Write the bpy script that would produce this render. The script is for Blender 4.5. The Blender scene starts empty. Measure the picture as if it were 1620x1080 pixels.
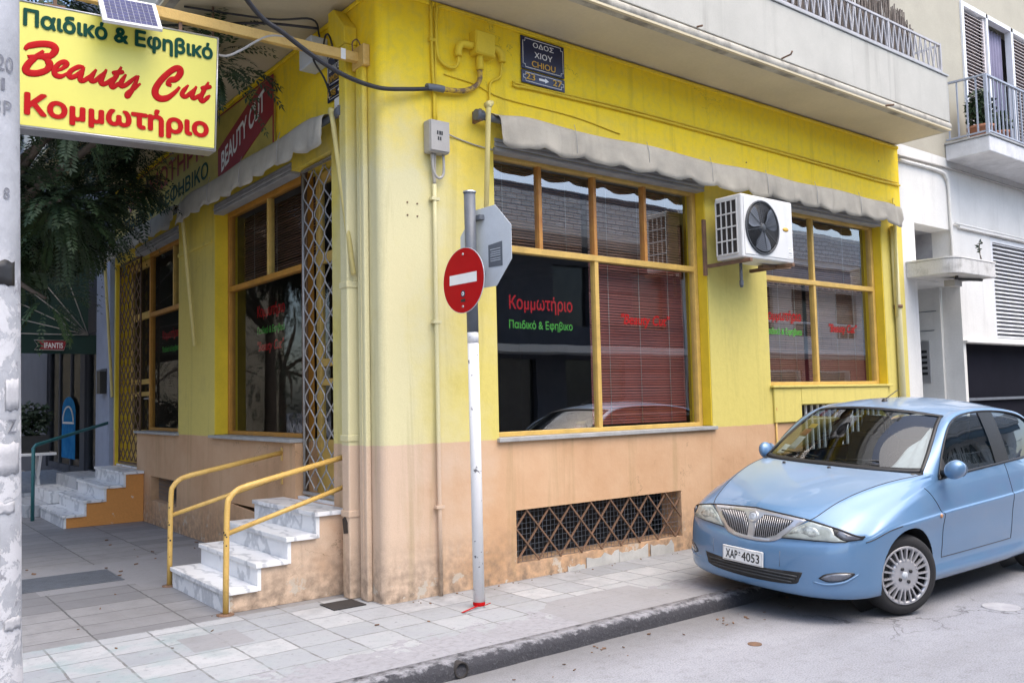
import bpy, bmesh, math, random
from mathutils import Vector, Matrix
from mathutils.bvhtree import BVHTree
from mathutils.geometry import interpolate_bezier, delaunay_2d_cdt
R_ = math.radians
random.seed(7)
SC = bpy.context.scene
COL = SC.collection

# ------------------------------------------------------------------ camera
cam = bpy.data.cameras.new('camera'); camo = bpy.data.objects.new('camera', cam); COL.objects.link(camo)
cam.sensor_width = 36.0; cam.lens = 30.45; cam.clip_start = 0.05; cam.clip_end = 500
_r = Vector((0.78996, -0.61275, -0.02208)); _d = Vector((0.02332, 0.06601, -0.99755)); _f = Vector((0.61271, 0.78751, 0.06643))
camo.matrix_world = Matrix(((_r.x, -_d.x, -_f.x, -3.23193), (_r.y, -_d.y, -_f.y, -5.75586), (_r.z, -_d.z, -_f.z, 1.5), (0, 0, 0, 1)))
SC.camera = camo
# ------------------------------------------------------------------ sky, sun, exposure
W = bpy.data.worlds.new('World'); SC.world = W; W.use_nodes = True
_n = W.node_tree.nodes; _sky = _n.new('ShaderNodeTexSky'); _sky.sky_type = 'NISHITA'; _sky.sun_disc = False
SUN_EL, SUN_AZ = R_(64), R_(172)          # azimuth: compass angle of the sun, clockwise from +Y
_sky.sun_elevation = SUN_EL; _sky.sun_rotation = SUN_AZ; _sky.dust_density = 3.0; _sky.ozone_density = 1.0
W.node_tree.links.new(_sky.outputs[0], _n['Background'].inputs[0]); _n['Background'].inputs[1].default_value = 0.15
sl = bpy.data.lights.new('sun', 'SUN'); so = bpy.data.objects.new('sun', sl); COL.objects.link(so)
sl.energy = 0.75; sl.angle = R_(70); sl.color = (1.0, 0.90, 0.74)
_sd = Vector((math.sin(SUN_AZ) * math.cos(SUN_EL), math.cos(SUN_AZ) * math.cos(SUN_EL), math.sin(SUN_EL)))
so.rotation_euler = _sd.to_track_quat('Z', 'Y').to_euler()
SC.view_settings.view_transform = 'Standard'; SC.view_settings.look = 'None'
SC.view_settings.exposure = 1.68; SC.view_settings.gamma = 1.0
SC.cycles.max_bounces = 8; SC.cycles.transparent_max_bounces = 16

# ------------------------------------------------------------------ object helpers
ROOT = {}
def prop(o, label=None, cat=None, group=None, kind=None):
    if label: o['label'] = label
    if cat: o['category'] = cat
    if group: o['group'] = group
    if kind: o['kind'] = kind
    return o
def thing(name, label, cat, loc=(0, 0, 0), group=None, rot=None):
    o = bpy.data.objects.new(name, None); COL.objects.link(o); o.location = loc
    o.empty_display_size = 0.1
    ROOT[o] = Vector(loc)
    if rot: o.rotation_euler = rot; ROOT[o] = Vector((0, 0, 0))   # rotated things are built in their own frame
    return prop(o, label, cat, group)
def kids(o): return [c for c in bpy.data.objects if c.parent == o]
def dup(o, delta=(0, 0, 0), label=None):
    c = o.copy(); COL.objects.link(c); c.location = Vector(o.location) + Vector(delta)
    if label: c['label'] = label
    for k in kids(o):
        kc = k.copy(); COL.objects.link(kc); kc.parent = c
        for g in kids(k):
            gc = g.copy(); COL.objects.link(gc); gc.parent = kc
    return c
class MB:
    """collects shapes, links them as one mesh object"""
    def __init__(s): s.b = bmesh.new()
    def box(s, x0, x1, y0, y1, z0, z1, mi=0):
        v = [s.b.verts.new(p) for p in ((x0,y0,z0),(x1,y0,z0),(x1,y1,z0),(x0,y1,z0),(x0,y0,z1),(x1,y0,z1),(x1,y1,z1),(x0,y1,z1))]
        for f in ((3,2,1,0),(4,5,6,7),(0,1,5,4),(1,2,6,5),(2,3,7,6),(3,0,4,7)):
            s.b.faces.new([v[i] for i in f]).material_index = mi
        return s
    def obox(s, c, ax, ay, az):
        c, ax, ay, az = map(Vector, (c, ax, ay, az))
        v = [s.b.verts.new(c + ax*i + ay*j + az*k) for k in (-1,1) for i, j in ((-1,-1),(1,-1),(1,1),(-1,1))]
        for f in ((3,2,1,0),(4,5,6,7),(0,1,5,4),(1,2,6,5),(2,3,7,6),(3,0,4,7)): s.b.faces.new([v[i] for i in f])
        return s
    def bar(s, a, b, w, h=None, up=(0,0,1)):
        a, b = Vector(a), Vector(b); d = b - a; L = d.length
        if L < 1e-6: return s
        d.normalize(); u = Vector(up)
        if abs(d.dot(u)) > .98: u = Vector((1,0,0))
        sd = d.cross(u).normalized(); u2 = sd.cross(d).normalized()
        return s.obox((a+b)/2, d*L/2, sd*w/2, u2*(h or w)/2)
    def tube(s, pts, r, n=8, cap=True, closed=False):
        P = [Vector(p) for p in pts]; m = len(P); rs = r if isinstance(r, (list, tuple)) else [r]*m
        rings = []; prev = None
        for i in range(m):
            if closed: t = P[(i+1) % m] - P[i-1]
            else: t = P[min(i+1, m-1)] - P[max(i-1, 0)]
            if t.length < 1e-9: t = Vector((0,0,1))
            t.normalize()
            if prev is None:
                u = Vector((0,0,1)) if abs(t.z) < .9 else Vector((1,0,0))
                u = (u - t*u.dot(t)).normalized()
            else:
                u = prev - t*prev.dot(t)
                u = u.normalized() if u.length > 1e-6 else Vector((1,0,0))
            prev = u; w = t.cross(u)
            rings.append([s.b.verts.new(P[i] + (u*math.cos(a) + w*math.sin(a))*rs[i]) for a in (2*math.pi*k/n for k in range(n))])
        for i in range(m if closed else m-1):
            A, B = rings[i], rings[(i+1) % m]
            for k in range(n): s.b.faces.new((A[k], A[(k+1) % n], B[(k+1) % n], B[k])).smooth = True
        if cap and not closed:
            s.b.faces.new(rings[0][::-1]); s.b.faces.new(rings[-1])
        return s
    def lathe(s, prof, o=(0,0,0), axis=(0,0,1), n=32, closed=False):
        """prof: (radius, height along axis)"""
        o, ax = Vector(o), Vector(axis).normalized()
        u = Vector((0,0,1)) if abs(ax.z) < .9 else Vector((1,0,0)); u = (u - ax*u.dot(ax)).normalized(); w = ax.cross(u)
        rings = []
        for r, h in prof:
            if r < 1e-6: rings.append([s.b.verts.new(o + ax*h)])
            else: rings.append([s.b.verts.new(o + ax*h + (u*math.cos(a) + w*math.sin(a))*r) for a in (2*math.pi*k/n for k in range(n))])
        for A, B in zip(rings, rings[1:] + ([rings[0]] if closed else [])):
            for k in range(n):
                q = [A[k % len(A)], A[(k+1) % len(A)], B[(k+1) % len(B)], B[k % len(B)]]
                q2 = []
                for v in q:
                    if v not in q2: q2.append(v)
                if len(q2) > 2:
                    try: s.b.faces.new(q2).smooth = True
                    except ValueError: pass
        return s
    def prism(s, pts, d, mi=0):
        """polygon (3D points) extruded by vector d"""
        d = Vector(d); A = [s.b.verts.new(Vector(p)) for p in pts]; B = [s.b.verts.new(Vector(p) + d) for p in pts]; n = len(A)
        s.b.faces.new(A[::-1]); s.b.faces.new(B)
        for i in range(n): s.b.faces.new((A[i], A[(i+1) % n], B[(i+1) % n], B[i]))
        return s
    def poly(s, pts):
        s.b.faces.new([s.b.verts.new(Vector(p)) for p in pts]); return s
    def grid(s, rows, smooth=True, closed=False):
        V = [[s.b.verts.new(Vector(p)) for p in r] for r in rows]
        for A, B in zip(V, V[1:]):
            m = len(A)
            for i in range(m if closed else m-1):
                try: s.b.faces.new((A[i], A[(i+1) % m], B[(i+1) % m], B[i])).smooth = smooth
                except ValueError: pass
        return V
    def build(s, name, mat, parent=None, label=None, bevel=0, seg=2, solid=0, recalc=True, smooth=False, weld=0, off=-1):
        if weld: bmesh.ops.remove_doubles(s.b, verts=s.b.verts, dist=weld)
        if recalc: bmesh.ops.recalc_face_normals(s.b, faces=s.b.faces)
        me = bpy.data.meshes.new(name)
        o = bpy.data.objects.new(name, me); COL.objects.link(o)
        base = Vector((0,0,0))
        if parent is not None:
            o.parent = parent; base = ROOT.get(parent, base); ROOT[o] = base
            if base.length: bmesh.ops.translate(s.b, verts=s.b.verts, vec=-base)
        if smooth:
            for f in s.b.faces: f.smooth = True
        s.b.to_mesh(me); s.b.free()
        for m in (mat if isinstance(mat, (list, tuple)) else [mat]): me.materials.append(m)
        if solid:
            md = o.modifiers.new('thick', 'SOLIDIFY'); md.thickness = solid; md.offset = off
        if bevel:
            md = o.modifiers.new('bevel', 'BEVEL'); md.width = bevel; md.segments = seg; md.limit_method = 'ANGLE'; md.angle_limit = R_(40)
        if label: o['label'] = label
        return o
def whole(o, label, cat, group=None):
    """a thing that is a single mesh: move its origin to its base"""
    me = o.data
    lo = [min(v.co[i] for v in me.vertices) for i in range(3)]; hi = [max(v.co[i] for v in me.vertices) for i in range(3)]
    b = Vector(((lo[0]+hi[0])/2, (lo[1]+hi[1])/2, lo[2]))
    me.transform(Matrix.Translation(-b)); o.location = b
    return prop(o, label, cat, group)
def wall(mb, ax, us, zs, holes, f, b):
    """wall panel with rectangular holes. ax 'x': runs along x, front face y=f, back y=b; ax 'y': runs along y, front face x=f"""
    us = sorted(set([round(u, 4) for u in us])); zs = sorted(set([round(z, 4) for z in zs]))
    P = (lambda u, d, z: (u, d, z)) if ax == 'x' else (lambda u, d, z: (d, u, z))
    def solid(i, j):
        if i < 0 or j < 0 or i >= len(us)-1 or j >= len(zs)-1: return False
        cu, cz = (us[i]+us[i+1])/2, (zs[j]+zs[j+1])/2
        return not any(h[0] < cu < h[1] and h[2] < cz < h[3] for h in holes)
    q = lambda *p: mb.poly(p)
    for i in range(len(us)-1):
        for j in range(len(zs)-1):
            if not solid(i, j): continue
            a, c, d, e = us[i], us[i+1], zs[j], zs[j+1]
            q(P(a,f,d), P(c,f,d), P(c,f,e), P(a,f,e)); q(P(a,b,d), P(a,b,e), P(c,b,e), P(c,b,d))
            if not solid(i-1, j): q(P(a,f,d), P(a,f,e), P(a,b,e), P(a,b,d))
            if not solid(i+1, j): q(P(c,f,d), P(c,b,d), P(c,b,e), P(c,f,e))
            if not solid(i, j-1): q(P(a,f,d), P(a,b,d), P(c,b,d), P(c,f,d))
            if not solid(i, j+1): q(P(a,f,e), P(c,f,e), P(c,b,e), P(a,b,e))
def wallgrid(holes, u0, u1, z0, z1, extra=(), ez=()):
    us = [u0, u1] + [h[0] for h in holes] + [h[1] for h in holes] + list(extra)
    zs = [z0, z1] + [h[2] for h in holes] + [h[3] for h in holes] + list(ez)
    return us, zs
def catmull(P, n=6, closed=False):
    P = [Vector(p) for p in P]; out = []; m = len(P)
    for i in range(m if closed else m-1):
        p0 = P[(i-1) % m] if (closed or i) else P[0]*2 - P[1]
        p1, p2 = P[i], P[(i+1) % m]
        p3 = P[(i+2) % m] if (closed or i+2 < m) else p2*2 - p1
        for k in range(n):
            t = k/n
            out.append(0.5*((2*p1) + (p2-p0)*t + (2*p0-5*p1+4*p2-p3)*t*t + (3*p1-p0-3*p2+p3)*t**3))
    if not closed: out.append(P[-1])
    return out
def text(body, name, mat, parent, o, xd, up, width, height, bold=0.0, shear=0.0, eps=0.004, thick=0.0015, align='C', capless=False):
    """flat lettering: o = left end (or centre) of the baseline; width = total width, height = height of the letters' box"""
    cu = bpy.data.curves.new(name, 'FONT'); cu.body = body; cu.size = 1.0; cu.shear = shear; cu.resolution_u = 4
    t = bpy.data.objects.new(name + '_tmp', cu); COL.objects.link(t)
    bpy.context.view_layer.update()
    c2 = t.to_curve(bpy.context.evaluated_depsgraph_get()); loops = []
    for sp in c2.splines:
        bp = sp.bezier_points; pts = []
        for i in range(len(bp)):
            p, q = bp[i], bp[(i+1) % len(bp)]
            straight = (p.handle_right - p.co).cross(q.co - p.co).length < 1e-5 and (q.handle_left - q.co).cross(q.co - p.co).length < 1e-5
            pts += [v.to_2d() for v in interpolate_bezier(p.co, p.handle_right, q.handle_left, q.co, 2 if straight else 6)[:-1]]
        if len(pts) > 2: loops.append(pts)
    t.to_curve_clear()
    V, E = [], []
    for lp in loops:
        k = len(V); V += lp; E += [(k+i, k + (i+1) % len(lp)) for i in range(len(lp))]
    vs, _, fs = delaunay_2d_cdt(V, E, [], 0, 1e-5)[:3]
    def inside(c):
        w = 0
        for lp in loops:
            for i in range(len(lp)):
                a, b = lp[i-1], lp[i]
                if (a.y <= c.y) != (b.y <= c.y):
                    x = a.x + (c.y-a.y)/(b.y-a.y)*(b.x-a.x)
                    if x > c.x: w += 1 if b.y > a.y else -1
        return w != 0
    fs = [f for f in fs if inside((vs[f[0]] + vs[f[1]] + vs[f[2]])/3)]
    me = bpy.data.meshes.new(name); me.from_pydata([(v.x, v.y, 0) for v in vs], [], fs); me.update()
    used = {i for f in fs for i in f}
    bm_ = bmesh.new(); bm_.from_mesh(me); bmesh.ops.delete(bm_, geom=[v for v in bm_.verts if not v.link_faces], context='VERTS'); bm_.to_mesh(me); bm_.free()
    bpy.data.objects.remove(t); bpy.data.curves.remove(cu)
    if bold:                       # heavier weight: the letter laid over itself, each layer a hair further out
        bb = bmesh.new(); nl = 0
        for dx, dy in ((0, 0), (1, 0), (-1, 0), (0, 1), (0, -1), (.7, .7), (-.7, .7), (.7, -.7), (-.7, -.7)):
            tmp = bmesh.new(); tmp.from_mesh(me)
            for v in tmp.verts: v.co.x += dx*bold; v.co.y += dy*bold; v.co.z = nl*.00012
            nl += 1; m3 = bpy.data.meshes.new('tmp'); tmp.to_mesh(m3); tmp.free(); bb.from_mesh(m3); bpy.data.meshes.remove(m3)
        bb.to_mesh(me); bb.free()
    else:
        for v in me.vertices: v.co.z = 0
    xs = [v.co.x for v in me.vertices]; ys = [v.co.y for v in me.vertices]
    x0, x1, y1 = min(xs), max(xs), max(ys); y0 = min(ys) if capless else 0.0
    xd, up = Vector(xd).normalized(), Vector(up).normalized(); n = xd.cross(up); o = Vector(o)
    sx = width/(x1-x0); sy = height/(y1-y0)
    base = ROOT.get(parent, Vector((0,0,0)))
    for v in me.vertices:
        x = (v.co.x - x0)*sx - (width/2 if align == 'C' else 0)
        v.co = o + xd*x + up*((v.co.y-y0)*sy) + n*(eps + v.co.z) - base
    ob = bpy.data.objects.new(name, me); COL.objects.link(ob); me.materials.clear(); me.materials.append(mat)
    if parent is not None: ob.parent = parent; ROOT[ob] = base
    return ob

# ------------------------------------------------------------------ materials
def nt(name):
    m = bpy.data.materials.new(name); m.use_nodes = True
    return m, m.node_tree.nodes, m.node_tree.links, m.node_tree.nodes['Principled BSDF']
def node(N, t, **kw):
    x = N.new(t)
    for k, v in kw.items(): setattr(x, k, v)
    return x
def noise(N, L, co, scale, detail=6, rough=.6, dist=0.0, mapscale=None):
    if mapscale:
        mp = N.new('ShaderNodeMapping'); mp.inputs['Scale'].default_value = mapscale; L.new(co, mp.inputs[0]); co = mp.outputs[0]
    t = N.new('ShaderNodeTexNoise'); t.inputs['Scale'].default_value = scale; t.inputs['Detail'].default_value = detail
    t.inputs['Roughness'].default_value = rough; t.inputs['Distortion'].default_value = dist; L.new(co, t.inputs['Vector'])
    return t.outputs[0]
def ramp(N, L, v, lo, hi, a=0.0, b=1.0):
    r = N.new('ShaderNodeMapRange'); r.inputs[1].default_value = lo; r.inputs[2].default_value = hi
    r.inputs[3].default_value = a; r.inputs[4].default_value = b; L.new(v, r.inputs[0]); return r.outputs[0]
def mix(N, L, f, a, b, mode='MIX'):
    m = N.new('ShaderNodeMix'); m.data_type = 'RGBA'; m.blend_type = mode
    if isinstance(f, (int, float)): m.inputs[0].default_value = f
    else: L.new(f, m.inputs[0])
    for i, c in ((6, a), (7, b)):
        if isinstance(c, tuple): m.inputs[i].default_value = (*c[:3], 1)
        else: L.new(c, m.inputs[i])
    return m.outputs[2]
def math_(N, L, op, a, b=0.0):
    m = N.new('ShaderNodeMath'); m.operation = op
    for i, v in ((0, a), (1, b)):
        if isinstance(v, (int, float)): m.inputs[i].default_value = v
        else: L.new(v, m.inputs[i])
    return m.outputs[0]
def bump(N, L, B, h, strength=.3, dist=.01):
    b = N.new('ShaderNodeBump'); b.inputs['Strength'].default_value = strength; b.inputs['Distance'].default_value = dist
    L.new(h, b.inputs['Height']); L.new(b.outputs[0], B.inputs['Normal'])
def mat(name, col, rough=.7, var=.18, scale=4, metal=0.0, col2=None, lo=.35, hi=.7, bumpy=.15, bscale=80, coat=0.0, spec=.5, streak=0.0):
    m, N, L, B = nt(name); co = N.new('ShaderNodeTexCoord').outputs['Object']
    n1 = noise(N, L, co, scale); f = ramp(N, L, n1, lo, hi)
    c2 = col2 or tuple(c*(1-var) for c in col)
    c = mix(N, L, f, tuple(col), tuple(c2))
    n2 = noise(N, L, co, bscale, 4)
    c = mix(N, L, ramp(N, L, n2, .3, .7, 0, var*.5), c, (0.02, 0.02, 0.02))
    if streak:
        n3 = noise(N, L, co, 1.0, 6, .7, .4, (5, 5, .35)); n4 = noise(N, L, co, .9, 4)
        c = mix(N, L, math_(N, L, 'MULTIPLY', ramp(N, L, n3, .52, .78, 0, streak), ramp(N, L, n4, .35, .65, .15, 1)), c, (.10, .092, .075))
    L.new(c, B.inputs['Base Color']); B.inputs['Roughness'].default_value = rough; B.inputs['Metallic'].default_value = metal
    B.inputs['Specular IOR Level'].default_value = spec
    if coat: B.inputs['Coat Weight'].default_value = coat; B.inputs['Coat Roughness'].default_value = .04
    if bumpy: bump(N, L, B, n2, bumpy, .01)
    return m
def painted_wall(name, hi_c, lo_c, band_c, z_split=1.17, z_band=3.95):
    """rendered wall: lower dado paint, upper paint (paler low down; band under the slab deeper, its colour lifted against the shade there), grime and peeled spots"""
    m, N, L, B = nt(name); co = N.new('ShaderNodeTexCoord').outputs['Object']
    sx = N.new('ShaderNodeSeparateXYZ'); L.new(co, sx.inputs[0]); z = sx.outputs[2]
    nb = noise(N, L, co, 1.6, 8); nf = noise(N, L, co, 14, 6); ng = noise(N, L, co, 150, 3)
    ns = noise(N, L, co, 1.0, 6, .65, .3, (7, 7, .45))
    zz = math_(N, L, 'ADD', z, ramp(N, L, nf, 0, 1, -.009, .009))
    low = ramp(N, L, zz, z_split-.003, z_split+.003)
    up = mix(N, L, ramp(N, L, math_(N, L, 'ADD', z, ramp(N, L, nb, 0, 1, -.5, .5)), z_band-.9, z_band+.2), hi_c, band_c)  # band colour deepened and lifted to stand in for light under the slab
    up = mix(N, L, ramp(N, L, nf, .45, .75, 0, .35), up, tuple(c*.82 for c in hi_c))
    dn = mix(N, L, ramp(N, L, nb, .35, .7), lo_c, tuple((c*a) for c, a in zip(lo_c, (.86, .78, .7))))
    # sun-bleached paint towards the building's corner
    cor = math_(N, L, 'ADD', math_(N, L, 'MAXIMUM', sx.outputs[0], sx.outputs[1]), ramp(N, L, nb, .3, .7, -.35, .35))
    fd = math_(N, L, 'MULTIPLY', ramp(N, L, cor, 1.0, .25), ramp(N, L, math_(N, L, 'ADD', z, ramp(N, L, nb, .3, .7, -.3, .3)), 3.9, 3.2))
    up = mix(N, L, fd, up, (.63, .58, .34)); dn = mix(N, L, fd, dn, (.61, .455, .335))
    c = mix(N, L, low, dn, up)
    c = mix(N, L, ramp(N, L, ns, .54, .8, 0, .42), c, tuple(.30*x for x in hi_c))          # run-off streaks
    c = mix(N, L, ramp(N, L, nb, .58, .8, 0, .25), c, (.25, .2, .12))
    g = math_(N, L, 'MULTIPLY', ramp(N, L, z, .5, .0), ramp(N, L, nf, .35, .65))
    c = mix(N, L, math_(N, L, 'MULTIPLY', g, .85), c, (.17, .13, .10))                        # splashed dirt at the foot
    p = math_(N, L, 'MULTIPLY', ramp(N, L, z, .4, .02), ramp(N, L, noise(N, L, co, 5, 7, .7), .585, .60))
    c = mix(N, L, p, c, (.5, .45, .38))                                                      # peeled spots
    nk = noise(N, L, co, 1.1, 7, .62, .5)
    ck = math_(N, L, 'MULTIPLY', ramp(N, L, math_(N, L, 'ABSOLUTE', math_(N, L, 'SUBTRACT', nk, .5)), .0022, .0008), ramp(N, L, noise(N, L, co, .55, 2), .60, .64))
    c = mix(N, L, math_(N, L, 'MULTIPLY', ck, .7), c, (.13, .10, .04))                       # hairline cracks
    c = mix(N, L, ramp(N, L, ng, .35, .7, 0, .16), c, (.1, .08, .03))
    L.new(c, B.inputs['Base Color']); B.inputs['Roughness'].default_value = .75; B.inputs['Specular IOR Level'].default_value = .25
    h = math_(N, L, 'ADD', math_(N, L, 'MULTIPLY', ng, .35), math_(N, L, 'MULTIPLY', nf, 1.0))
    bump(N, L, B, h, .35, .012)
    return m
def glass(name, tint=(.82, .86, .85), refl=1.0, ior=1.5):
    m, N, L, B = nt(name); N.remove(B); out = N['Material Output']
    fr = N.new('ShaderNodeFresnel'); fr.inputs[0].default_value = ior
    bf = N.new('ShaderNodeNewGeometry').outputs['Backfacing']
    tr = N.new('ShaderNodeBsdfTransparent'); tr.inputs[0].default_value = (*tint, 1)
    gl = N.new('ShaderNodeBsdfGlossy'); gl.inputs['Roughness'].default_value = .015; gl.inputs[0].default_value = (refl, refl, refl, 1)
    co = N.new('ShaderNodeTexCoord').outputs['Object']; b = N.new('ShaderNodeBump'); b.inputs['Strength'].default_value = .015; b.inputs['Distance'].default_value = .05
    L.new(noise(N, L, co, 1.3, 2), b.inputs['Height']); L.new(b.outputs[0], gl.inputs['Normal']); L.new(b.outputs[0], fr.inputs['Normal'])
    ms = N.new('ShaderNodeMixShader'); L.new(math_(N, L, 'ADD', math_(N, L, 'MULTIPLY', fr.outputs[0], math_(N, L, 'SUBTRACT', 1.0, bf)), math_(N, L, 'MULTIPLY', bf, .08)), ms.inputs[0]); L.new(tr.outputs[0], ms.inputs[1]); L.new(gl.outputs[0], ms.inputs[2])
    L.new(ms.outputs[0], out.inputs[0])
    return m
def carpaint(name, col):
    m, N, L, B = nt(name); co = N.new('ShaderNodeTexCoord').outputs['Object']
    n = noise(N, L, co, 900, 2); d = noise(N, L, co, 3.5, 6)
    c = mix(N, L, ramp(N, L, n, .35, .65, 0, .25), col, tuple(min(1, x*1.5) for x in col))
    c = mix(N, L, ramp(N, L, d, .5, .8, 0, .07), c, (.35, .34, .32))                         # road dust
    gz = N.new('ShaderNodeSeparateXYZ'); L.new(N.new('ShaderNodeNewGeometry').outputs['Normal'], gz.inputs[0])
    sky_sheen = math_(N, L, 'MULTIPLY', ramp(N, L, gz.outputs[2], .85, 1.0, 0, .35), ramp(N, L, d, .2, .7, .85, 1.0))
    c = mix(N, L, sky_sheen, c, (.46, .52, .60))                                                  # sky sheen painted into the colour of the upward faces
    L.new(c, B.inputs['Base Color']); L.new(ramp(N, L, sky_sheen, 0, .5, .25, .08), B.inputs['Metallic']); B.inputs['Roughness'].default_value = .46
    L.new(ramp(N, L, sky_sheen, 0, .5, 1.0, .6), B.inputs['Coat Weight']); L.new(ramp(N, L, d, .3, .8, .015, .05), B.inputs['Coat Roughness'])
    return m
def marble(name, base=(.74, .75, .76), vein=(.36, .38, .41), scale=2.2):
    m, N, L, B = nt(name); co = N.new('ShaderNodeTexCoord').outputs['Object']
    w = N.new('ShaderNodeTexWave'); w.inputs['Scale'].default_value = scale; w.inputs['Distortion'].default_value = 9; w.inputs['Detail'].default_value = 5
    w.inputs['Detail Scale'].default_value = 1.6; L.new(co, w.inputs[0])
    c = mix(N, L, ramp(N, L, w.outputs[1], .78, 1.0, 0, .7), base, vein)
    c = mix(N, L, ramp(N, L, noise(N, L, co, 7, 8, .7), .5, .75, 0, .3), c, (.46, .45, .43))
    L.new(c, B.inputs['Base Color']); B.inputs['Roughness'].default_value = .35
    bump(N, L, B, noise(N, L, co, 60, 4), .08, .01)
    return m
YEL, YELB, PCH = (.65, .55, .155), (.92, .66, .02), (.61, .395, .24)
M = {}
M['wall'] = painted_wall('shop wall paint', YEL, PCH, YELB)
M['pipe'] = painted_wall('pipe paint', (.62, .54, .18), (.56, .37, .22), (.72, .53, .025))
M['reveal'] = mat('yellow reveal paint', (.76, .54, .022), .7, .2, 3)
M['woodo'] = mat('orange frame', (.50, .23, .03), .5, .25, 7)
M['bluegd'] = mat('dark blue grey render', (.07, .078, .10), .8, .2, 2)  # blue grey render darkened so its colour stands in for deep shade
M['wood'] = mat('varnished frame', (.52, .25, .05), .45, .3, 7, col2=(.38, .15, .03))
M['woodp'] = mat('painted frame', (.66, .43, .11), .5, .25, 7)
M['glass'] = glass('window glass', ior=2.8)
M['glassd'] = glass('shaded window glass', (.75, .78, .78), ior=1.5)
M['blind'] = mat('red blind slat', (.27, .062, .042), .5, .2, 5, bumpy=0)
M['blindb'] = mat('brown blind slat', (.24, .12, .075), .5, .2, 5, bumpy=0)
M['dark'] = mat('dark interior', (.035, .03, .028), .9, .3, 3)
M['room'] = mat('room wall', (.10, .075, .06), .9, .3, 2)
M['black'] = mat('black plastic', (.015, .015, .016), .5, .2, 10)
M['iron'] = mat('galvanised lattice', (.42, .41, .40), .45, .3, 18, metal=.5)
M['irond'] = mat('rusty lattice', (.20, .12, .07), .7, .4, 18, metal=.2)
M['rust'] = mat('rust brown', (.22, .12, .07), .8, .4, 12, col2=(.13, .08, .05))
M['marble'] = marble('white marble')
M['marbled'] = marble('grey marble', (.40, .42, .45), (.2, .22, .25))
M['sill'] = mat('grey marble sill', (.42, .42, .41), .5, .3, 6)
M['rail'] = mat('yellow rail paint', (.62, .40, .11), .45, .2, 14, col2=(.50, .30, .07), lo=.5, hi=.75, bumpy=.3)
M['awn'] = mat('grey awning canvas', (.42, .385, .315), .9, .25, 3, col2=(.31, .285, .235), bumpy=.3, bscale=140, streak=.5)
M['slat'] = mat('grey shutter', (.36, .36, .35), .6, .25, 6)
M['soffit'] = mat('beige soffit', (.60, .52, .35), .85, .14, 1.2, bumpy=.12, bscale=30)
M['cream'] = mat('cream balcony paint', (.48, .465, .41), .8, .16, 1.5, streak=.55)
M['bull'] = mat('weathered slab edge', (.46, .43, .36), .85, .4, 2.6, col2=(.16, .145, .12), lo=.47, hi=.66, streak=.6)
M['white'] = mat('white render', (.71, .70, .66), .8, .14, 1.5, streak=.35, bumpy=.2, bscale=40)
M['whitem'] = mat('white painted metal', (.72, .72, .72), .45, .1, 6, bumpy=.05)
M['beige'] = mat('beige render', (.41, .38, .30), .85, .15, 1.5, bumpy=.2, bscale=40)
M['navy'] = mat('dark navy shutter', (.010, .010, .016), .9, .2, 3, spec=.08)
M['blueg'] = mat('blue grey render', (.30, .34, .44), .8, .2, 2)
M['signy'] = mat('sign yellow', (.66, .61, .11), .35, .05, 4, bumpy=0)
M['red'] = mat('sign red', (.42, .005, .007), .6, .08, 9, bumpy=0, spec=.12)
M['redl'] = mat('lettering red', (.34, .012, .012), .6, .08, 9, bumpy=0, spec=.1)
M['dred'] = mat('dark red panel', (.26, .012, .02), .5, .1, 6, bumpy=0)
M['green'] = mat('sign dark green', (.004, .055, .036), .6, .08, 9, bumpy=0, spec=.12)
M['lgreen'] = mat('lettering green', (.08, .36, .05), .6, .05, 9, bumpy=0, spec=.1)
M['paint_w'] = mat('white lettering', (.80, .80, .78), .5, .06, 9, bumpy=0)
M['paint_y'] = mat('ochre lettering', (.62, .36, .04), .5, .06, 9, bumpy=0)
M['plate'] = mat('navy enamel', (.010, .016, .055), .3, .1, 5, bumpy=0)
M['alu'] = mat('aluminium', (.55, .55, .56), .35, .12, 10, metal=.8)
M['alud'] = mat('dull sheet metal', (.58, .62, .66), .5, .12, 4, metal=.08)
M['steel'] = mat('grey painted steel', (.13, .145, .17), .5, .25, 8)
M['cable'] = mat('black cable', (.02, .02, .025), .5, .2, 20)
M['cell'] = mat('solar cell', (.012, .014, .075), .3, .3, 20, col2=(.03, .035, .15), bumpy=0, spec=.25)
M['cellb'] = mat('solar backing', (.28, .29, .36), .4, .1, 9, bumpy=0)
M['zig'] = mat('grey white railing', (.46, .45, .46), .6, .25, 8, streak=.4)
M['flake'] = mat('bare plaster', (.50, .49, .46), .85, .25, 6)
M['acw'] = mat('appliance white', (.66, .66, .64), .45, .1, 3, bumpy=.03, streak=.2)
M['acg'] = mat('appliance dark grey', (.045, .05, .055), .5, .2, 10)
M['box'] = mat('grey plastic box', (.40, .38, .35), .6, .15, 6)
M['whitepole'] = mat('flaking white pole paint', (.70, .70, .70), .55, .1, 16, col2=(.12, .12, .13), lo=.63, hi=.66)
M['concrete'] = mat('concrete', (.40, .40, .41), .9, .22, 5, col2=(.27, .27, .29), bumpy=.4, bscale=50)
M['paper'] = mat('torn paper', (.46, .46, .48), .9, .2, 9)
M['teal'] = mat('teal rail paint', (.03, .16, .17), .4, .2, 8)
M['gcanvas'] = mat('dark green canvas', (.006, .032, .024), .85, .25, 4)
M['leaf'] = mat('leaf', (.016, .036, .012), .6, .3, 2, col2=(.030, .065, .018), bumpy=0)
M['leafd'] = mat('dark leaf', (.010, .024, .009), .6, .3, 2, col2=(.018, .042, .014), bumpy=0)
M['bark'] = mat('bark', (.14, .11, .085), .9, .4, 12, bumpy=.6, bscale=30)
M['terra'] = mat('terracotta', (.46, .20, .11), .8, .2, 8)
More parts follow.
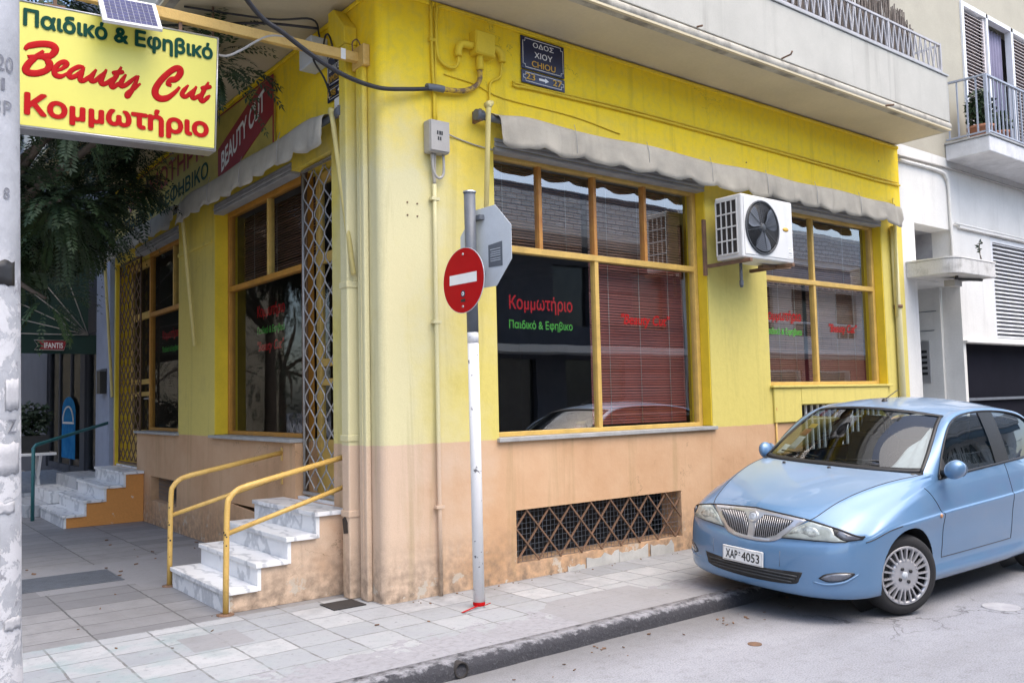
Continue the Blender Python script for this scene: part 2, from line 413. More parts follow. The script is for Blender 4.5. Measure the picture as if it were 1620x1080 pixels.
M['reed'] = mat('dry reed', (.22, .18, .15), .9, .4, 30)
M['bluep'] = mat('blue poster', (.01, .16, .42), .9, .3, 4, col2=(.04, .27, .55), spec=.05)
M['rubber'] = mat('tyre rubber', (.018, .018, .02), .8, .3, 12, bumpy=.2)
M['hub'] = mat('silver wheel cover', (.50, .50, .52), .38, .12, 8, metal=.55, bumpy=0)
M['chrome'] = mat('dull chrome', (.58, .58, .60), .28, .1, 8, metal=.7, bumpy=0)
M['car'] = carpaint('metallic light blue paint', (.098, .20, .345))
M['carglass'] = glass('car glass', (.50, .56, .56), 1.0, 1.62)
M['lamp'] = mat('headlamp glass', (.25, .28, .26), .12, .2, 9, col2=(.46, .50, .47), coat=1.0, bumpy=.1, bscale=40)
M['lampd'] = mat('clear lamp', (.13, .14, .17), .12, .3, 20, coat=1.0, bumpy=0)
M['seat'] = mat('seat cloth', (.055, .06, .07), .9, .3, 8)
M['cloth'] = mat('white cloth', (.75, .74, .76), .8, .12, 6, bumpy=.2, bscale=20)
M['fade'] = mat('faded stencil', (.22, .23, .27), .9, .5, 30)
M['shut'] = mat('pinkish white shutter', (.62, .57, .56), .6, .12, 6)
M['curt'] = mat('violet grey curtain', (.26, .24, .34), .9, .15, 5)
M['cream2'] = mat('white balcony slab', (.66, .66, .66), .8, .25, 4, streak=.5)
M['stain'] = mat('stained canopy', (.60, .59, .56), .85, .35, 5, col2=(.34, .33, .30), lo=.5, hi=.75, streak=.7)
M['railb'] = mat('grey blue railing', (.36, .39, .45), .5, .2, 8)
M['blueawn'] = mat('blue grey awning', (.20, .27, .33), .9, .2, 4)
M['pan'] = mat('faded yellow panel', (.50, .40, .07), .6, .25, 3)
M['pipe2'] = M['reveal']
M['rust2'] = mat('peeling conduit', (.55, .36, .04), .7, .4, 14, col2=(.16, .10, .06), lo=.48, hi=.58)
def _brick():
    m, N, L, B = nt('white brick facing'); co = N.new('ShaderNodeTexCoord').outputs['Object']
    mp = N.new('ShaderNodeMapping'); mp.inputs['Rotation'].default_value = (R_(90), 0, 0); L.new(co, mp.inputs[0])
    b = N.new('ShaderNodeTexBrick'); L.new(mp.outputs[0], b.inputs[0]); b.inputs['Scale'].default_value = 1; b.inputs['Brick Width'].default_value = .3; b.inputs['Row Height'].default_value = .13; b.inputs['Mortar Size'].default_value = .012
    for i, c in ((1, (.80, .80, .79)), (2, (.66, .66, .65)), (3, (.30, .30, .30))): b.inputs[i].default_value = (*c, 1)
    L.new(b.outputs[0], B.inputs['Base Color']); B.inputs['Roughness'].default_value = .8
    return m
M['brickw'] = _brick()
M['lampo'] = mat('amber lamp', (.55, .26, .12), .2, .2, 9, coat=1, bumpy=0)
M['lampin'] = mat('lamp reflector', (.60, .64, .60), .2, .3, 30, metal=.3, col2=(.20, .22, .21), bumpy=.2, bscale=30)
M['whiteb'] = mat('bright white render', (.80, .80, .78), .8, .1, 2)
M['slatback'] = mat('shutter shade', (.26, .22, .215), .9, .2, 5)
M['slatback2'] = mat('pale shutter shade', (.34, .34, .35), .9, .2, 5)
# ================================================================== THE SETTING
def ground_mats():
    m, N, L, B = nt('pavement tiles'); co = N.new('ShaderNodeTexCoord').outputs['Object']
    sx = N.new('ShaderNodeSeparateXYZ'); L.new(co, sx.inputs[0]); x, y = sx.outputs[0], sx.outputs[1]
    n = noise(N, L, co, 1.7, 7); nf = noise(N, L, co, 22, 7, .7); ng = noise(N, L, co, 130, 3); nn = noise(N, L, co, 7, 6, .65)
    dist = N.new('ShaderNodeVectorMath'); dist.operation = 'SCALE'; dist.inputs[3].default_value = .02
    nv = N.new('ShaderNodeTexNoise'); nv.inputs['Scale'].default_value = 9; L.new(co, nv.inputs['Vector']); L.new(nv.outputs[1], dist.inputs[0])
    ad = N.new('ShaderNodeVectorMath'); ad.operation = 'ADD'; L.new(co, ad.inputs[0]); L.new(dist.outputs[0], ad.inputs[1])
    def brick(w, h, mort, c1, c2, cm, off=0.0):
        b = N.new('ShaderNodeTexBrick'); b.offset = off; b.squash = 1; L.new(ad.outputs[0], b.inputs[0])
        b.inputs['Scale'].default_value = 1; b.inputs['Brick Width'].default_value = w; b.inputs['Row Height'].default_value = h
        b.inputs['Mortar Size'].default_value = mort; b.inputs['Mortar Smooth'].default_value = .25
        for i, c in ((1, c1), (2, c2), (3, cm)): b.inputs[i].default_value = (*c, 1)
        return b
    light = brick(.31, .31, .008, (.40, .405, .415), (.26, .275, .295), (.15, .148, .148))
    grey = brick(.62, .31, .007, (.25, .248, .252), (.175, .175, .183), (.08, .08, .08))  # grey slabs, tree shade partly put into their colour
    c1 = mix(N, L, ramp(N, L, nn, .42, .62, 0, .7), light.outputs[0], (.30, .32, .33))
    gt = math_(N, L, 'MULTIPLY', ramp(N, L, x, -1.0, -1.8), ramp(N, L, n, .5, .62))
    c1 = mix(N, L, math_(N, L, 'MULTIPLY', gt, .55), c1, (.24, .36, .36))                    # greenish worn marble squares
    c2 = mix(N, L, ramp(N, L, nn, .45, .7, 0, .5), grey.outputs[0], (.145, .143, .148))
    w = ramp(N, L, nf, 0, 1, -.03, .03)
    left = ramp(N, L, math_(N, L, 'ADD', y, w), .44, .46)
    c = mix(N, L, left, c1, c2)
    # concrete kerb strip with a ragged inner edge
    stp = ramp(N, L, nn, .40, .60, -.14, .14)
    strip = ramp(N, L, math_(N, L, 'ADD', y, stp), -1.0, -1.02)
    c = mix(N, L, strip, c, mix(N, L, ramp(N, L, nf, .3, .7), (.31, .31, .33), (.23, .23, .25)))
    vor = N.new('ShaderNodeTexVoronoi'); vor.inputs['Scale'].default_value = .75; vor.distance = 'CHEBYCHEV'; L.new(ad.outputs[0], vor.inputs['Vector'])
    pm = math_(N, L, 'MULTIPLY', math_(N, L, 'GREATER_THAN', N.new('ShaderNodeSeparateColor').outputs[0], .74), .9)
    sc = pm.node.inputs[0].links[0].from_node.inputs[0].links[0].from_node; L.new(vor.outputs['Color'], sc.inputs[0])
    c = mix(N, L, pm, c, (.25, .25, .26))                                                    # cement repairs
    wd = ramp(N, L, math_(N, L, 'ADD', y, w), -.30, -.02)
    dirt = math_(N, L, 'MULTIPLY', wd, ramp(N, L, nn, .35, .65)); dirt = math_(N, L, 'MULTIPLY', dirt, ramp(N, L, x, -.05, .1))
    c = mix(N, L, math_(N, L, 'MULTIPLY', dirt, .55), c, (.16, .14, .13))                    # grime along the wall foot
    c = mix(N, L, ramp(N, L, nf, .54, .76, 0, .6), c, (.15, .145, .14))
    c = mix(N, L, ramp(N, L, n, .52, .72, 0, .35), c, (.14, .135, .135))
    c = mix(N, L, ramp(N, L, ng, .58, .72, 0, .3), c, (.09, .09, .09))
    sp = N.new('ShaderNodeTexVoronoi'); sp.inputs['Scale'].default_value = 5; L.new(co, sp.inputs['Vector'])
    c = mix(N, L, ramp(N, L, sp.outputs[0], .07, .05, 0, .6), c, (.10, .10, .10))            # trodden gum spots
    L.new(c, B.inputs['Base Color']); B.inputs['Roughness'].default_value = .7
    h = math_(N, L, 'ADD', math_(N, L, 'MULTIPLY', light.outputs[1], -1.2), math_(N, L, 'MULTIPLY', nf, .5))
    bump(N, L, B, h, .35, .01); pave = m
    m, N, L, B = nt('asphalt'); co = N.new('ShaderNodeTexCoord').outputs['Object']
    n = noise(N, L, co, .7, 8, .65); nf = noise(N, L, co, 12, 8, .7); ng = noise(N, L, co, 95, 5, .75)
    nst = noise(N, L, co, 1.0, 6, .6, .2, (.35, 2.4, 1))
    c = mix(N, L, ramp(N, L, n, .3, .7), (.34, .345, .375), (.235, .24, .26))
    c = mix(N, L, ramp(N, L, nst, .5, .75, 0, .5), c, (.19, .19, .20))
    c = mix(N, L, ramp(N, L, nf, .52, .74, 0, .55), c, (.15, .15, .155))
    c = mix(N, L, ramp(N, L, ng, .30, .50, .75, 0), c, (.06, .06, .065))
    c = mix(N, L, ramp(N, L, ng, .55, .68, 0, .6), c, (.40, .40, .41))
    vc = N.new('ShaderNodeTexVoronoi'); vc.feature = 'DISTANCE_TO_EDGE'; vc.inputs['Scale'].default_value = .55
    wv = N.new('ShaderNodeTexNoise'); wv.inputs['Scale'].default_value = 2.5; wv.inputs['Detail'].default_value = 7; L.new(co, wv.inputs['Vector'])
    wa = N.new('ShaderNodeVectorMath'); wa.operation = 'ADD'; L.new(co, wa.inputs[0]); L.new(wv.outputs[1], wa.inputs[1]); L.new(wa.outputs[0], vc.inputs['Vector'])
    crk = math_(N, L, 'MULTIPLY', ramp(N, L, vc.outputs[0], .007, .002), ramp(N, L, noise(N, L, co, .5, 3), .50, .56))
    c = mix(N, L, math_(N, L, 'MULTIPLY', crk, .75), c, (.07, .07, .075))                    # cracks
    sx = N.new('ShaderNodeSeparateXYZ'); L.new(co, sx.inputs[0])
    gut = math_(N, L, 'MULTIPLY', ramp(N, L, math_(N, L, 'ADD', sx.outputs[1], ramp(N, L, nf, 0, 1, -.1, .1)), -2.1, -1.55), .7)
    c = mix(N, L, gut, c, (.12, .115, .11))                                                  # grit in the gutter
    sp = N.new('ShaderNodeTexVoronoi'); sp.inputs['Scale'].default_value = 1.1; L.new(co, sp.inputs['Vector'])
    c = mix(N, L, ramp(N, L, math_(N, L, 'ADD', sp.outputs[0], ramp(N, L, nf, 0, 1, -.05, .05)), .10, .05, 0, .35), c, (.09, .085, .08))
    L.new(c, B.inputs['Base Color']); B.inputs['Roughness'].default_value = .8
    bump(N, L, B, math_(N, L, 'ADD', ng, math_(N, L, 'MULTIPLY', nf, .6)), .5, .012); road = m
    m, N, L, B = nt('tarred kerb'); co = N.new('ShaderNodeTexCoord').outputs['Object']
    sx = N.new('ShaderNodeSeparateXYZ'); L.new(co, sx.inputs[0])
    nf = noise(N, L, co, 13, 8, .7); n = noise(N, L, co, 45, 6, .7)
    c = mix(N, L, ramp(N, L, nf, .35, .7), (.33, .33, .35), (.24, .24, .26))
    k = math_(N, L, 'ADD', sx.outputs[2], ramp(N, L, nf, .3, .7, -.022, .028))
    c = mix(N, L, ramp(N, L, k, .012, -.012), c, mix(N, L, ramp(N, L, n, .55, .75), (.035, .035, .042), (.10, .10, .11)))
    L.new(c, B.inputs['Base Color']); B.inputs['Roughness'].default_value = .85; bump(N, L, B, math_(N, L, 'ADD', nf, n), .6, .02)
    return pave, road, m
PAVE, ROAD, KERB = ground_mats()
mb = MB(); mb.poly([(-150, -150, -.095), (150, -150, -.095), (150, 150, -.095), (-150, 150, -.095)])
prop(mb.build('road', ROAD), kind='structure')
def arc(cx, cy, r, a0, a1, n=10): return [(cx + r*math.cos(R_(a0 + (a1-a0)*i/n)), cy + r*math.sin(R_(a0 + (a1-a0)*i/n))) for i in range(n+1)]
KX = -3.5
inner = [(60, -1.38)] + arc(KX+.62, -1.0, .5, -90, -180)[::1]
inner = [(60, -1.38), (-2.88, -1.38)] + arc(-2.88, -.88, .5, 270, 180)[1:] + [(KX+.12, 60), (60, 60)]
mb = MB(); mb.prism([(x, y, -.3) for x, y in inner], (0, 0, .3)); prop(mb.build('pavement', PAVE), kind='structure')
# kerb: a ragged worn row along both streets
path_o = [(60, -1.52)] + [(60 - i*.35, -1.52) for i in range(1, 180)]
path_o = [p for p in path_o if p[0] > -2.86] + arc(-2.88, -.88, .64, 270, 180, 14) + [(KX-.02, -.88 + i*.6) for i in range(1, 100)]
rows = []
for i, (x, y) in enumerate(path_o):
    q = path_o[min(i+1, len(path_o)-1)]; p = path_o[max(i-1, 0)]
    t = Vector((q[0]-p[0], q[1]-p[1], 0)).normalized(); nin = Vector((t.y, -t.x, 0))
    j = random.uniform(-.008, .008); jz = random.uniform(-.008, .004)
    o = Vector((x, y, 0))
    rows.append([o + nin*(j) + Vector((0,0,-.3)), o + nin*(.004+j) + Vector((0,0,-.045+jz)), o + nin*(.02+j) + Vector((0,0,-.012+jz)), o + nin*.05 + Vector((0,0,.001+jz*.5)), o + nin*.139 + Vector((0,0,.003)), o + nin*.139 + Vector((0,0,-.3))])
mb = MB(); mb.grid(rows); prop(mb.build('kerb', KERB), kind='structure')
# far pavements of the two streets
mb = MB(); mb.box(-2, 60, -16, -8.2, -.3, .02); mb.box(-60, -10.5, -60, 60, -.3, .02)
prop(mb.build('far_pavement', M['concrete']), kind='structure')

# ================================================================== THE CORNER SHOP BUILDING
bld = thing('corner_building', 'yellow corner shop with a peach plinth, barred basement openings and cream balcony above', 'building')
HR = [(1.09, 3.82, 1.18, 3.63), (4.82, 7.28, 1.585, 3.63), (1.25, 3.30, .135, .575), (5.36, 7.15, .40, 1.36)]
HL = [(.82, 1.60, .66, 3.63), (1.60, 3.70, 1.18, 3.63), (4.96, 6.78, 1.18, 3.63), (6.78, 8.0, .66, 3.63), (5.02, 6.12, .30, .61), (2.05, 3.2, .30, .50)]
CR = .07
mb = MB()
us, zs = wallgrid(HR, CR, 7.8, -.25, 4.735); wall(mb, 'x', us, zs, HR, 0.0, .26)
us, zs = wallgrid(HL, CR, 8.06, -.25, 4.735); wall(mb, 'y', us, zs, HL, 0.0, .26)
cs = [(CR, CR, 0)] + [(CR - CR*math.cos(a), CR - CR*math.sin(a), 0) for a in (math.pi/2*i/8 for i in range(9))]
mb.prism([(x, y, -.25) for x, y, _ in cs], (0, 0, 4.985))
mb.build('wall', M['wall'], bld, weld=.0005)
# cornice bead under the slab, sills, apron under the second window
mb = MB(); mb.box(.0, 7.8, -.02, -.002, 4.69, 4.73); mb.box(-.02, -.002, -.02, 8.05, 4.69, 4.73)
mb.build('cornice', M['wall'], bld, bevel=.008)
mb = MB(); mb.box(4.84, 5.34, -.028, -.002, 1.18, 1.56); mb.box(5.34, 7.20, -.032, -.002, 1.37, 1.56); mb.build('apron', M['wall'], bld, bevel=.006)
mb = MB(); mb.box(1.07, 3.86, -.035, .12, 1.148, 1.183); mb.build('sill', M['sill'], bld, bevel=.004)
mb = MB(); mb.box(4.80, 7.3, -.05, .12, 1.562, 1.588); mb.build('sill', M['wall'], bld, bevel=.004)
mb = MB(); mb.box(-.05, .15, 1.585, 3.76, 1.155, 1.185); mb.build('sill', M['sill'], bld, bevel=.004)
mb = MB(); mb.box(-.05, .15, 4.94, 6.79, 1.155, 1.185); mb.build('sill', M['sill'], bld, bevel=.004)
mb = MB(); mb.box(-.02, -.002, 3.76, 4.95, 3.30, 3.345); mb.build('moulding', M['wall'], bld, bevel=.006)
# marble skirting laid bare where the paint has flaked off
mb = MB()
for a, b, h in ((1.80, 2.0, .05), (2.02, 2.42, .115), (2.424, 2.80, .13), (2.84, 3.16, .125)):
    n = 9; top = [(a + (b-a)*i/n, -.004, h*(.55 + .45*random.random())) for i in range(n+1)]
    mb.prism([(a, -.004, .0), (b, -.004, .0)] + top[::-1], (0, -.008, 0))
mb.build('bare_skirting', M['flake'], bld)
# flat inner room so that the glass looks into a dim shop
mb = MB(); mb.box(.27, 7.6, .27, 7.9, .56, .58); mb.box(.27, 7.6, .27, 7.9, 3.9, 3.92); mb.box(7.6, 7.62, .27, 7.9, .58, 3.9); mb.box(.27, 7.6, 7.9, 7.92, .58, 3.9); mb.box(3.3, 3.4, 3.2, 7.9, .58, 3.9)
mb.build('inner_wall', M['room'], bld)
# ---- windows
def slats(mb, ax, u0, u1, z0, z1, d, pitch=.026, tilt=.006):
    z = z0; t0 = tilt; rs = random.Random(int(u0*977 + z0*131))
    while z < z1:
        tilt = t0 + rs.gauss(0, .0016)
        if ax == 'x': mb.poly([(u0, d-tilt, z), (u1, d-tilt, z), (u1, d+tilt, z+.021), (u0, d+tilt, z+.021)])
        else: mb.poly([(d-tilt, u0, z), (d-tilt, u1, z), (d+tilt, u1, z+.021), (d+tilt, u0, z+.021)])
        z += pitch + rs.gauss(0, .0012)
def window(ax, u0, u1, z0, z1, f, tz, low, upm, blinds=(), mats=('woodp', 'wood'), side=.055):
    """timber shop window: f = front of the frame; tz = transom height; low / upm = mullion positions below / above"""
    def bx(mb, a, b, c, d, e, g): (mb.box(a, b, e, g, c, d) if ax == 'x' else mb.box(e, g, a, b, c, d))
    fr = MB(); t = .07
    bx(fr, u0, u0+side, z0, z1, f, f+t); bx(fr, u1-side, u1, z0, z1, f, f+t)
    bx(fr, u0+side, u1-side, z1-side, z1, f, f+t); bx(fr, u0+side, u1-side, z0, z0+.04, f, f+t)
    bx(fr, u0+side, u1-side, tz-.028, tz+.028, f-.006, f+t)
    for m_ in low: bx(fr, m_-.024, m_+.024, z0+.04, tz-.028, f+.002, f+t)
    fo = fr.build('window', M[mats[0]], bld, bevel=.005)
    for m_ in upm:
        mm = MB(); bx(mm, m_-.02, m_+.02, tz+.028, z1-side, f+.002, f+t); mm.build('mullion', M[mats[1]], fo, bevel=.004)
    g = f + .035
    ul = [u0+side] + list(low) + [u1-side]
    for a, b in zip(ul, ul[1:]):
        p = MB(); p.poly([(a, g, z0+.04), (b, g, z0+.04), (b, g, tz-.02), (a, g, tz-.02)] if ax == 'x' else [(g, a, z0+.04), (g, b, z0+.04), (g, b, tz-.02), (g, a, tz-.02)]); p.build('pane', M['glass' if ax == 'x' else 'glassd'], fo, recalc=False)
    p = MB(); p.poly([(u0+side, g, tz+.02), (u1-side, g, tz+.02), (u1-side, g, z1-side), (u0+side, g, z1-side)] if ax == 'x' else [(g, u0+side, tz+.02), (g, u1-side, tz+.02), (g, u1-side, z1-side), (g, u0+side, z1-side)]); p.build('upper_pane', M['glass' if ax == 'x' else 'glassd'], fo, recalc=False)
    for a, b, c, d, mt, tl in blinds:
        s = MB(); slats(s, ax, a, b, c, d, f+.16, tilt=tl); s.build('blind', M[mt], fo, recalc=False)
        for k in (.18, .5, .82):
            s = MB(); u = a + (b-a)*k
            if ax == 'x': s.tube([(u, f+.145, c), (u, f+.145, d)], .0035, 4)
            else: s.tube([(f+.145, u, c), (f+.145, u, d)], .0035, 4)
            s.build('blind_cord', M['box'], fo)
    return fo
w1 = window('x', 1.09, 3.80, 1.183, 3.63, .11, 2.80, [2.36], [1.69, 2.36, 3.04],
            [(2.40, 3.73, 1.24, 2.78, 'blind', .003), (1.16, 2.32, 2.86, 3.57, 'blindb', .008), (2.40, 3.73, 2.86, 3.57, 'blindb', .004)])
w2 = window('x', 4.82, 7.26, 1.588, 3.63, .11, 2.80, [5.92], [5.92],
            [(4.88, 5.88, 1.64, 2.78, 'blindb', .007), (5.96, 7.2, 1.64, 2.78, 'blindb', .007), (4.88, 7.2, 2.86, 3.57, 'blindb', .005)], ('woodp', 'woodp'))
w3 = window('y', 1.62, 3.68, 1.187, 3.63, .14, 2.77, [], [2.55], [(1.7, 3.6, 2.84, 3.57, 'blindb', .006)], ('woodo', 'woodp'))
w4 = window('y', 4.98, 6.74, 1.187, 3.63, .14, 2.77, [], [5.66], [], ('woodo', 'woodp'))
# sheet-metal reveals' seal line and yellow paint inside the reveals
for q in ((3.803, 3.818, .004, .25, 1.19, 3.63), (7.263, 7.278, .004, .25, 1.59, 3.63), (.004, .25, 3.683, 3.698, 1.19, 3.63), (.004, .25, 7.985, 7.998, .67, 3.63)):
    mb = MB(); mb.box(*q); mb.build('reveal', M['reveal'], bld)
for q in ((3.787, 3.803, .118, .19, 1.19, 3.6), (7.250, 7.263, .118, .19, 1.6, 3.6), (.148, .2, 3.671, 3.683, 1.19, 3.6)):
    mb = MB(); mb.box(*q); mb.build('seal', M['black'], bld)
# lettering on the panes
def letter(par, s, m_, o, xd, w, h, bold=.02, shear=0.0): return text(s, 'lettering', M[m_], par, o, xd, (0,0,1), w, h, bold, shear, align='L')
XR, XL = (1,0,0), (0,-1,0)
letter(w1, 'Κομμωτήριο', 'red', (1.34, .154, 2.285), XR, .735, .125)
letter(w1, 'Παιδικό & Εφηβικο', 'lgreen', (1.335, .154, 2.115), XR, .735, .075)
letter(w1, '"Beauty Cut"', 'redl', (2.69, .142, 2.20), XR, .69, .10, .02, .25)
letter(w2, 'Κομμωτήριο', 'redl', (4.93, .142, 2.33), XR, .72, .12)
letter(w2, 'Παιδικό & Εφηβικο', 'lgreen', (4.93, .142, 2.17), XR, .72, .075)
letter(w2, '"Beauty Cut"', 'redl', (6.22, .142, 2.23), XR, .62, .10, .02, .25)
letter(w3, 'Κομμωτήριο', 'red', (.184, 2.92, 2.40), XL, .70, .12)
letter(w3, 'Παιδικό & Εφηβικό', 'lgreen', (.184, 2.92, 2.225), XL, .70, .075)
letter(w3, '"Beauty Cut"', 'red', (.184, 2.92, 2.05), XL, .68, .10, .02, .25)
letter(w4, 'Κομμωτήριο', 'red', (.184, 6.25, 2.40), XL, .70, .12)
letter(w4, 'Παιδικό & Εφηβικό', 'lgreen', (.184, 6.25, 2.225), XL, .70, .075)
# ---- roller-shutter housings above the windows
for a in ((1.09, 3.82, 0), (4.82, 7.28, 0), (1.62, 3.70, 1), (4.96, 6.9, 1)):
    mb = MB()
    for k in range(3):
        z = 3.60 + k*.038
        if a[2] == 0: mb.box(a[0]+.01, a[1]-.01, -.012-.006*(k % 2), .10, z, z+.034)
        else: mb.box(-.012-.006*(k % 2), .10, a[0]+.01, a[1]-.01, z, z+.034)
    mb.build('shutter_box', M['slat'], bld, bevel=.008)
# ---- doors with sliding lattice gates
def door(y0, y1):
    f = .20; d = MB()
    for a, b, c, e in ((y0, y0+.09, .68, 3.6), (y1-.09, y1, .68, 3.6), (y0+.09, y1-.09, 3.5, 3.6), (y0+.09, y1-.09, 2.76, 2.86), (y0+.09, y1-.09, 1.83, 1.90), (y0+.09, y1-.09, 1.66, 1.72), (y0+.09, y1-.09, .68, 1.18)):
        d.box(f, f+.05, a, b, c, e)
    o = d.build('door', M['woodp'], bld, bevel=.006)
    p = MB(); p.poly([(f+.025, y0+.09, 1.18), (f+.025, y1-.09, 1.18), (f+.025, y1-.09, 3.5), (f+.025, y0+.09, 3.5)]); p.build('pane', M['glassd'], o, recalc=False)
    h = MB(); h.tube([(f-.01, y0+.05, 1.62), (f-.05, y0+.05, 1.62), (f-.05, y0+.16, 1.62)], .011, 8); h.lathe([(0, 0), (.03, 0), (.03, .008), (0, .008)], (f-.006, y0+.05, 1.62), (-1, 0, 0), 16); h.build('handle', M['alu'], o)
    mb = MB(); mb.box(.02, .26, y0-.02, y1+.02, .64, .685); mb.build('threshold', M['marble'], bld, bevel=.004)
door(.86, 1.56); door(6.84, 7.96)
def lattice(y0, y1, z0, z1, m_, parent, cw=.105, ch=.20, x=.055, r=.0085):
    """expanding gate: each strip bent like a real scissor lattice, rivets at the crossings"""
    g = MB(); ny = max(2, round((y1-y0)/cw)); nz = round((z1-z0)/ch); dy = (y1-y0)/ny; dz = (z1-z0)/nz
    for i in range(ny):
        pa, pb = [], []
        for j in range(nz+1):
            k = j % 2; e = .012
            pa += [(x-.004, y0 + i*dy + (dy-e if k else e), z0 + j*dz - .02*(j > 0)), (x-.004, y0 + i*dy + (dy-e if k else e), z0 + j*dz + .02*(j < nz))]
            pb += [(x+.004, y0 + i*dy + (e if k else dy-e), z0 + j*dz - .02*(j > 0)), (x+.004, y0 + i*dy + (e if k else dy-e), z0 + j*dz + .02*(j < nz))]
        g.tube(pa, r, 5); g.tube(pb, r, 5)
    g.tube([(x, y0-.01, z0-.02), (x, y0-.01, z1+.02)], .012, 6); g.tube([(x, y1+.01, z0-.02), (x, y1+.01, z1+.02)], .012, 6)
    g.box(x-.015, x+.015, y0-.02, y1+.02, z0-.045, z0-.02); g.box(x-.015, x+.015, y0-.02, y1+.02, z1+.02, z1+.04)
    return g.build('lattice_gate', M[m_], parent)
lattice(.86, 1.50, .75, 3.57, 'iron', bld, cw=.215, r=.0075)
lattice(1.52, 1.58, .75, 3.57, 'irond', bld, cw=.03, ch=.20, x=.085, r=.006)
lattice(6.84, 7.95, .75, 3.57, 'irond', bld, cw=.21)
# wall end beside the door (painted yellow jamb below the first window)
mb = MB(); mb.box(.0, .26, 1.585, 1.598, .66, 1.15); mb.build('reveal', M['wall'], bld)
# ---- basement grilles
def vent(ax, u0, u1, z0, z1, step, parent=bld, r=.008, m_='rust', mesh=True):
    g = MB(); h = z1-z0; d = .016; n = int((u1-u0)/step)+1
    P = (lambda u, z, e=0: (u, d+e, z)) if ax == 'x' else (lambda u, z, e=0: (d+e, u, z))
    run = h*.88
    for i in range(-3, n+3):
        for sg in (1, -1):
            a, b = u0 + i*step, u0 + i*step + sg*run; za, zb = z0, z1
            if max(a, b) < u0 or min(a, b) > u1: continue
            def clip(a, za, b, zb):
                if a < u0: t = (u0-a)/(b-a); a, za = u0, za+(zb-za)*t
                if a > u1: t = (u1-a)/(b-a); a, za = u1, za+(zb-za)*t
                return a, za
            a2, za2 = clip(a, za, b, zb); b2, zb2 = clip(b, zb, a, za)
            g.bar(P(a2, za2, .006*sg), P(b2, zb2, .006*sg), .013, .012)
    o = g.build('basement_grille', M[m_], parent)
    if mesh:
        w = MB(); k = u0
        while k < u1: w.bar(P(k, z0, .03), P(k, z1, .03), .0025); k += .045
        k = z0
        while k < z1: w.bar(P(u0, k, .03), P(u1, k, .03), .0025); k += .045
        w.build('wire_mesh', M['steel'], o)
    b = MB()
    if ax == 'x': b.box(u0-.05, u1+.05, .5, .52, z0-.2, z1+.2); b.box(u0-.05, u1+.05, .262, .5, z0-.2, z0-.18); b.box(u0-.05, u1+.05, .262, .5, z1+.18, z1+.2)
    else: b.box(.5, .52, u0-.05, u1+.05, z0-.2, z1+.2)
    b.build('basement_back', M['dark'], parent)
vent('x', 1.255, 3.295, .14, .57, .245)
g = MB(); y = 5.03
while y < 6.11: g.bar((.10, y, .305), (.10, y, .605), .004); y += .05
for z in (.35, .40, .45, .50, .55): g.bar((.10, 5.03, z), (.10, 6.11, z), .004)
g.build('basement_grille', M['steel'], bld)
g = MB(); g.box(.5, .52, 4.9, 6.3, .1, .8); g.build('basement_back', M['dark'], bld)
g = MB()
for i in range(15): g.bar((5.42 + i*.12, .06, .40), (5.42 + i*.12, .06, 1.36), .022)
for z in (.6, 1.2): g.bar((5.36, .06, z), (7.15, .06, z), .03, .012)
o = g.build('basement_grille', M['whitem'], bld, label='white upright basement bars behind the car')
b = MB(); b.box(5.30, 7.2, .5, .52, .3, 1.45); b.build('basement_back', M['dark'], bld)
mb = MB(); mb.prism([(-.003, 2.05, .28), (-.003, 3.2, .28), (-.003, 3.2, .50), (-.003, 2.05, .44)], (-.02, 0, 0)); mb.build('hatch', M['wall'], bld, bevel=.004)
# ---- balcony slab, parapet, zig-zag railing, upper wall
out = [(-1.25, -.75), (7.72, -.75), (7.72, .05), (.05, .05), (.05, 8.06), (-1.25, 8.06)]
mb = MB(); mb.prism([(x, y, 4.737) for x, y in out], (0, 0, .07)); mb.build('balcony_slab', M['soffit'], bld)
def edge(rows_z, m_, nm):
    mb = MB()
    rows = []
    for z, o_ in rows_z: rows.append([(-1.25+o_, 8.06, z), (-1.25+o_, -.75+o_, z), (7.72, -.75+o_, z)])
    for a, b in zip(rows, rows[1:]):
        for i in range(2):
            n = 40
            va = [Vector(a[i]).lerp(Vector(a[i+1]), k/n) for k in range(n+1)]; vb = [Vector(b[i]).lerp(Vector(b[i+1]), k/n) for k in range(n+1)]
            mb.grid([va, vb], smooth=True)
    return mb.build(nm, m_, bld, weld=.001)
R0 = .055
edge([(4.735, .10)] + [(4.79 - R0*math.cos(a), .045 - R0*math.sin(a)*1.0) for a in (math.pi*k/10 for k in range(11))] + [(4.848, .06)], M['bull'], 'slab_edge')
mb = MB(); mb.box(-1.23, 7.73, -.735, -.62, 4.85, 5.43); mb.box(-1.23, -1.115, -.62, 8.06, 4.85, 5.43); mb.box(7.62, 7.73, -.62, -.01, 4.80, 5.43); mb.build('balcony_parapet', M['cream'], bld, bevel=.008)
mb = MB(); mb.box(7.722, 7.73, -.70, -.01, 4.735, 4.85); mb.box(-1.2, 7.7, -.70, -.1, 4.805, 4.86); mb.box(-1.2, -.1, -.1, 8.0, 4.805, 4.86); mb.build('balcony_floor', M['cream'], bld)
mb = MB(); mb.box(-1.24, 7.74, -.75, -.60, 5.432, 5.455); mb.build('coping', M['sill'], bld, bevel=.004)
mb = MB()
mb.bar((3.2, -.69, 5.50), (7.66, -.69, 5.50), .022); mb.bar((3.2, -.69, 5.84), (7.66, -.69, 5.84), .025)
x = 3.2; k = 0
while x < 7.6:
    mb.bar((x, -.69, 5.50 if k % 2 else 5.84), (x+.062, -.69, 5.84 if k % 2 else 5.50), .014); x += .062; k += 1
for x in (3.9, 5.15, 6.4, 7.66): mb.bar((x, -.69, 5.45), (x, -.69, 5.86), .028)
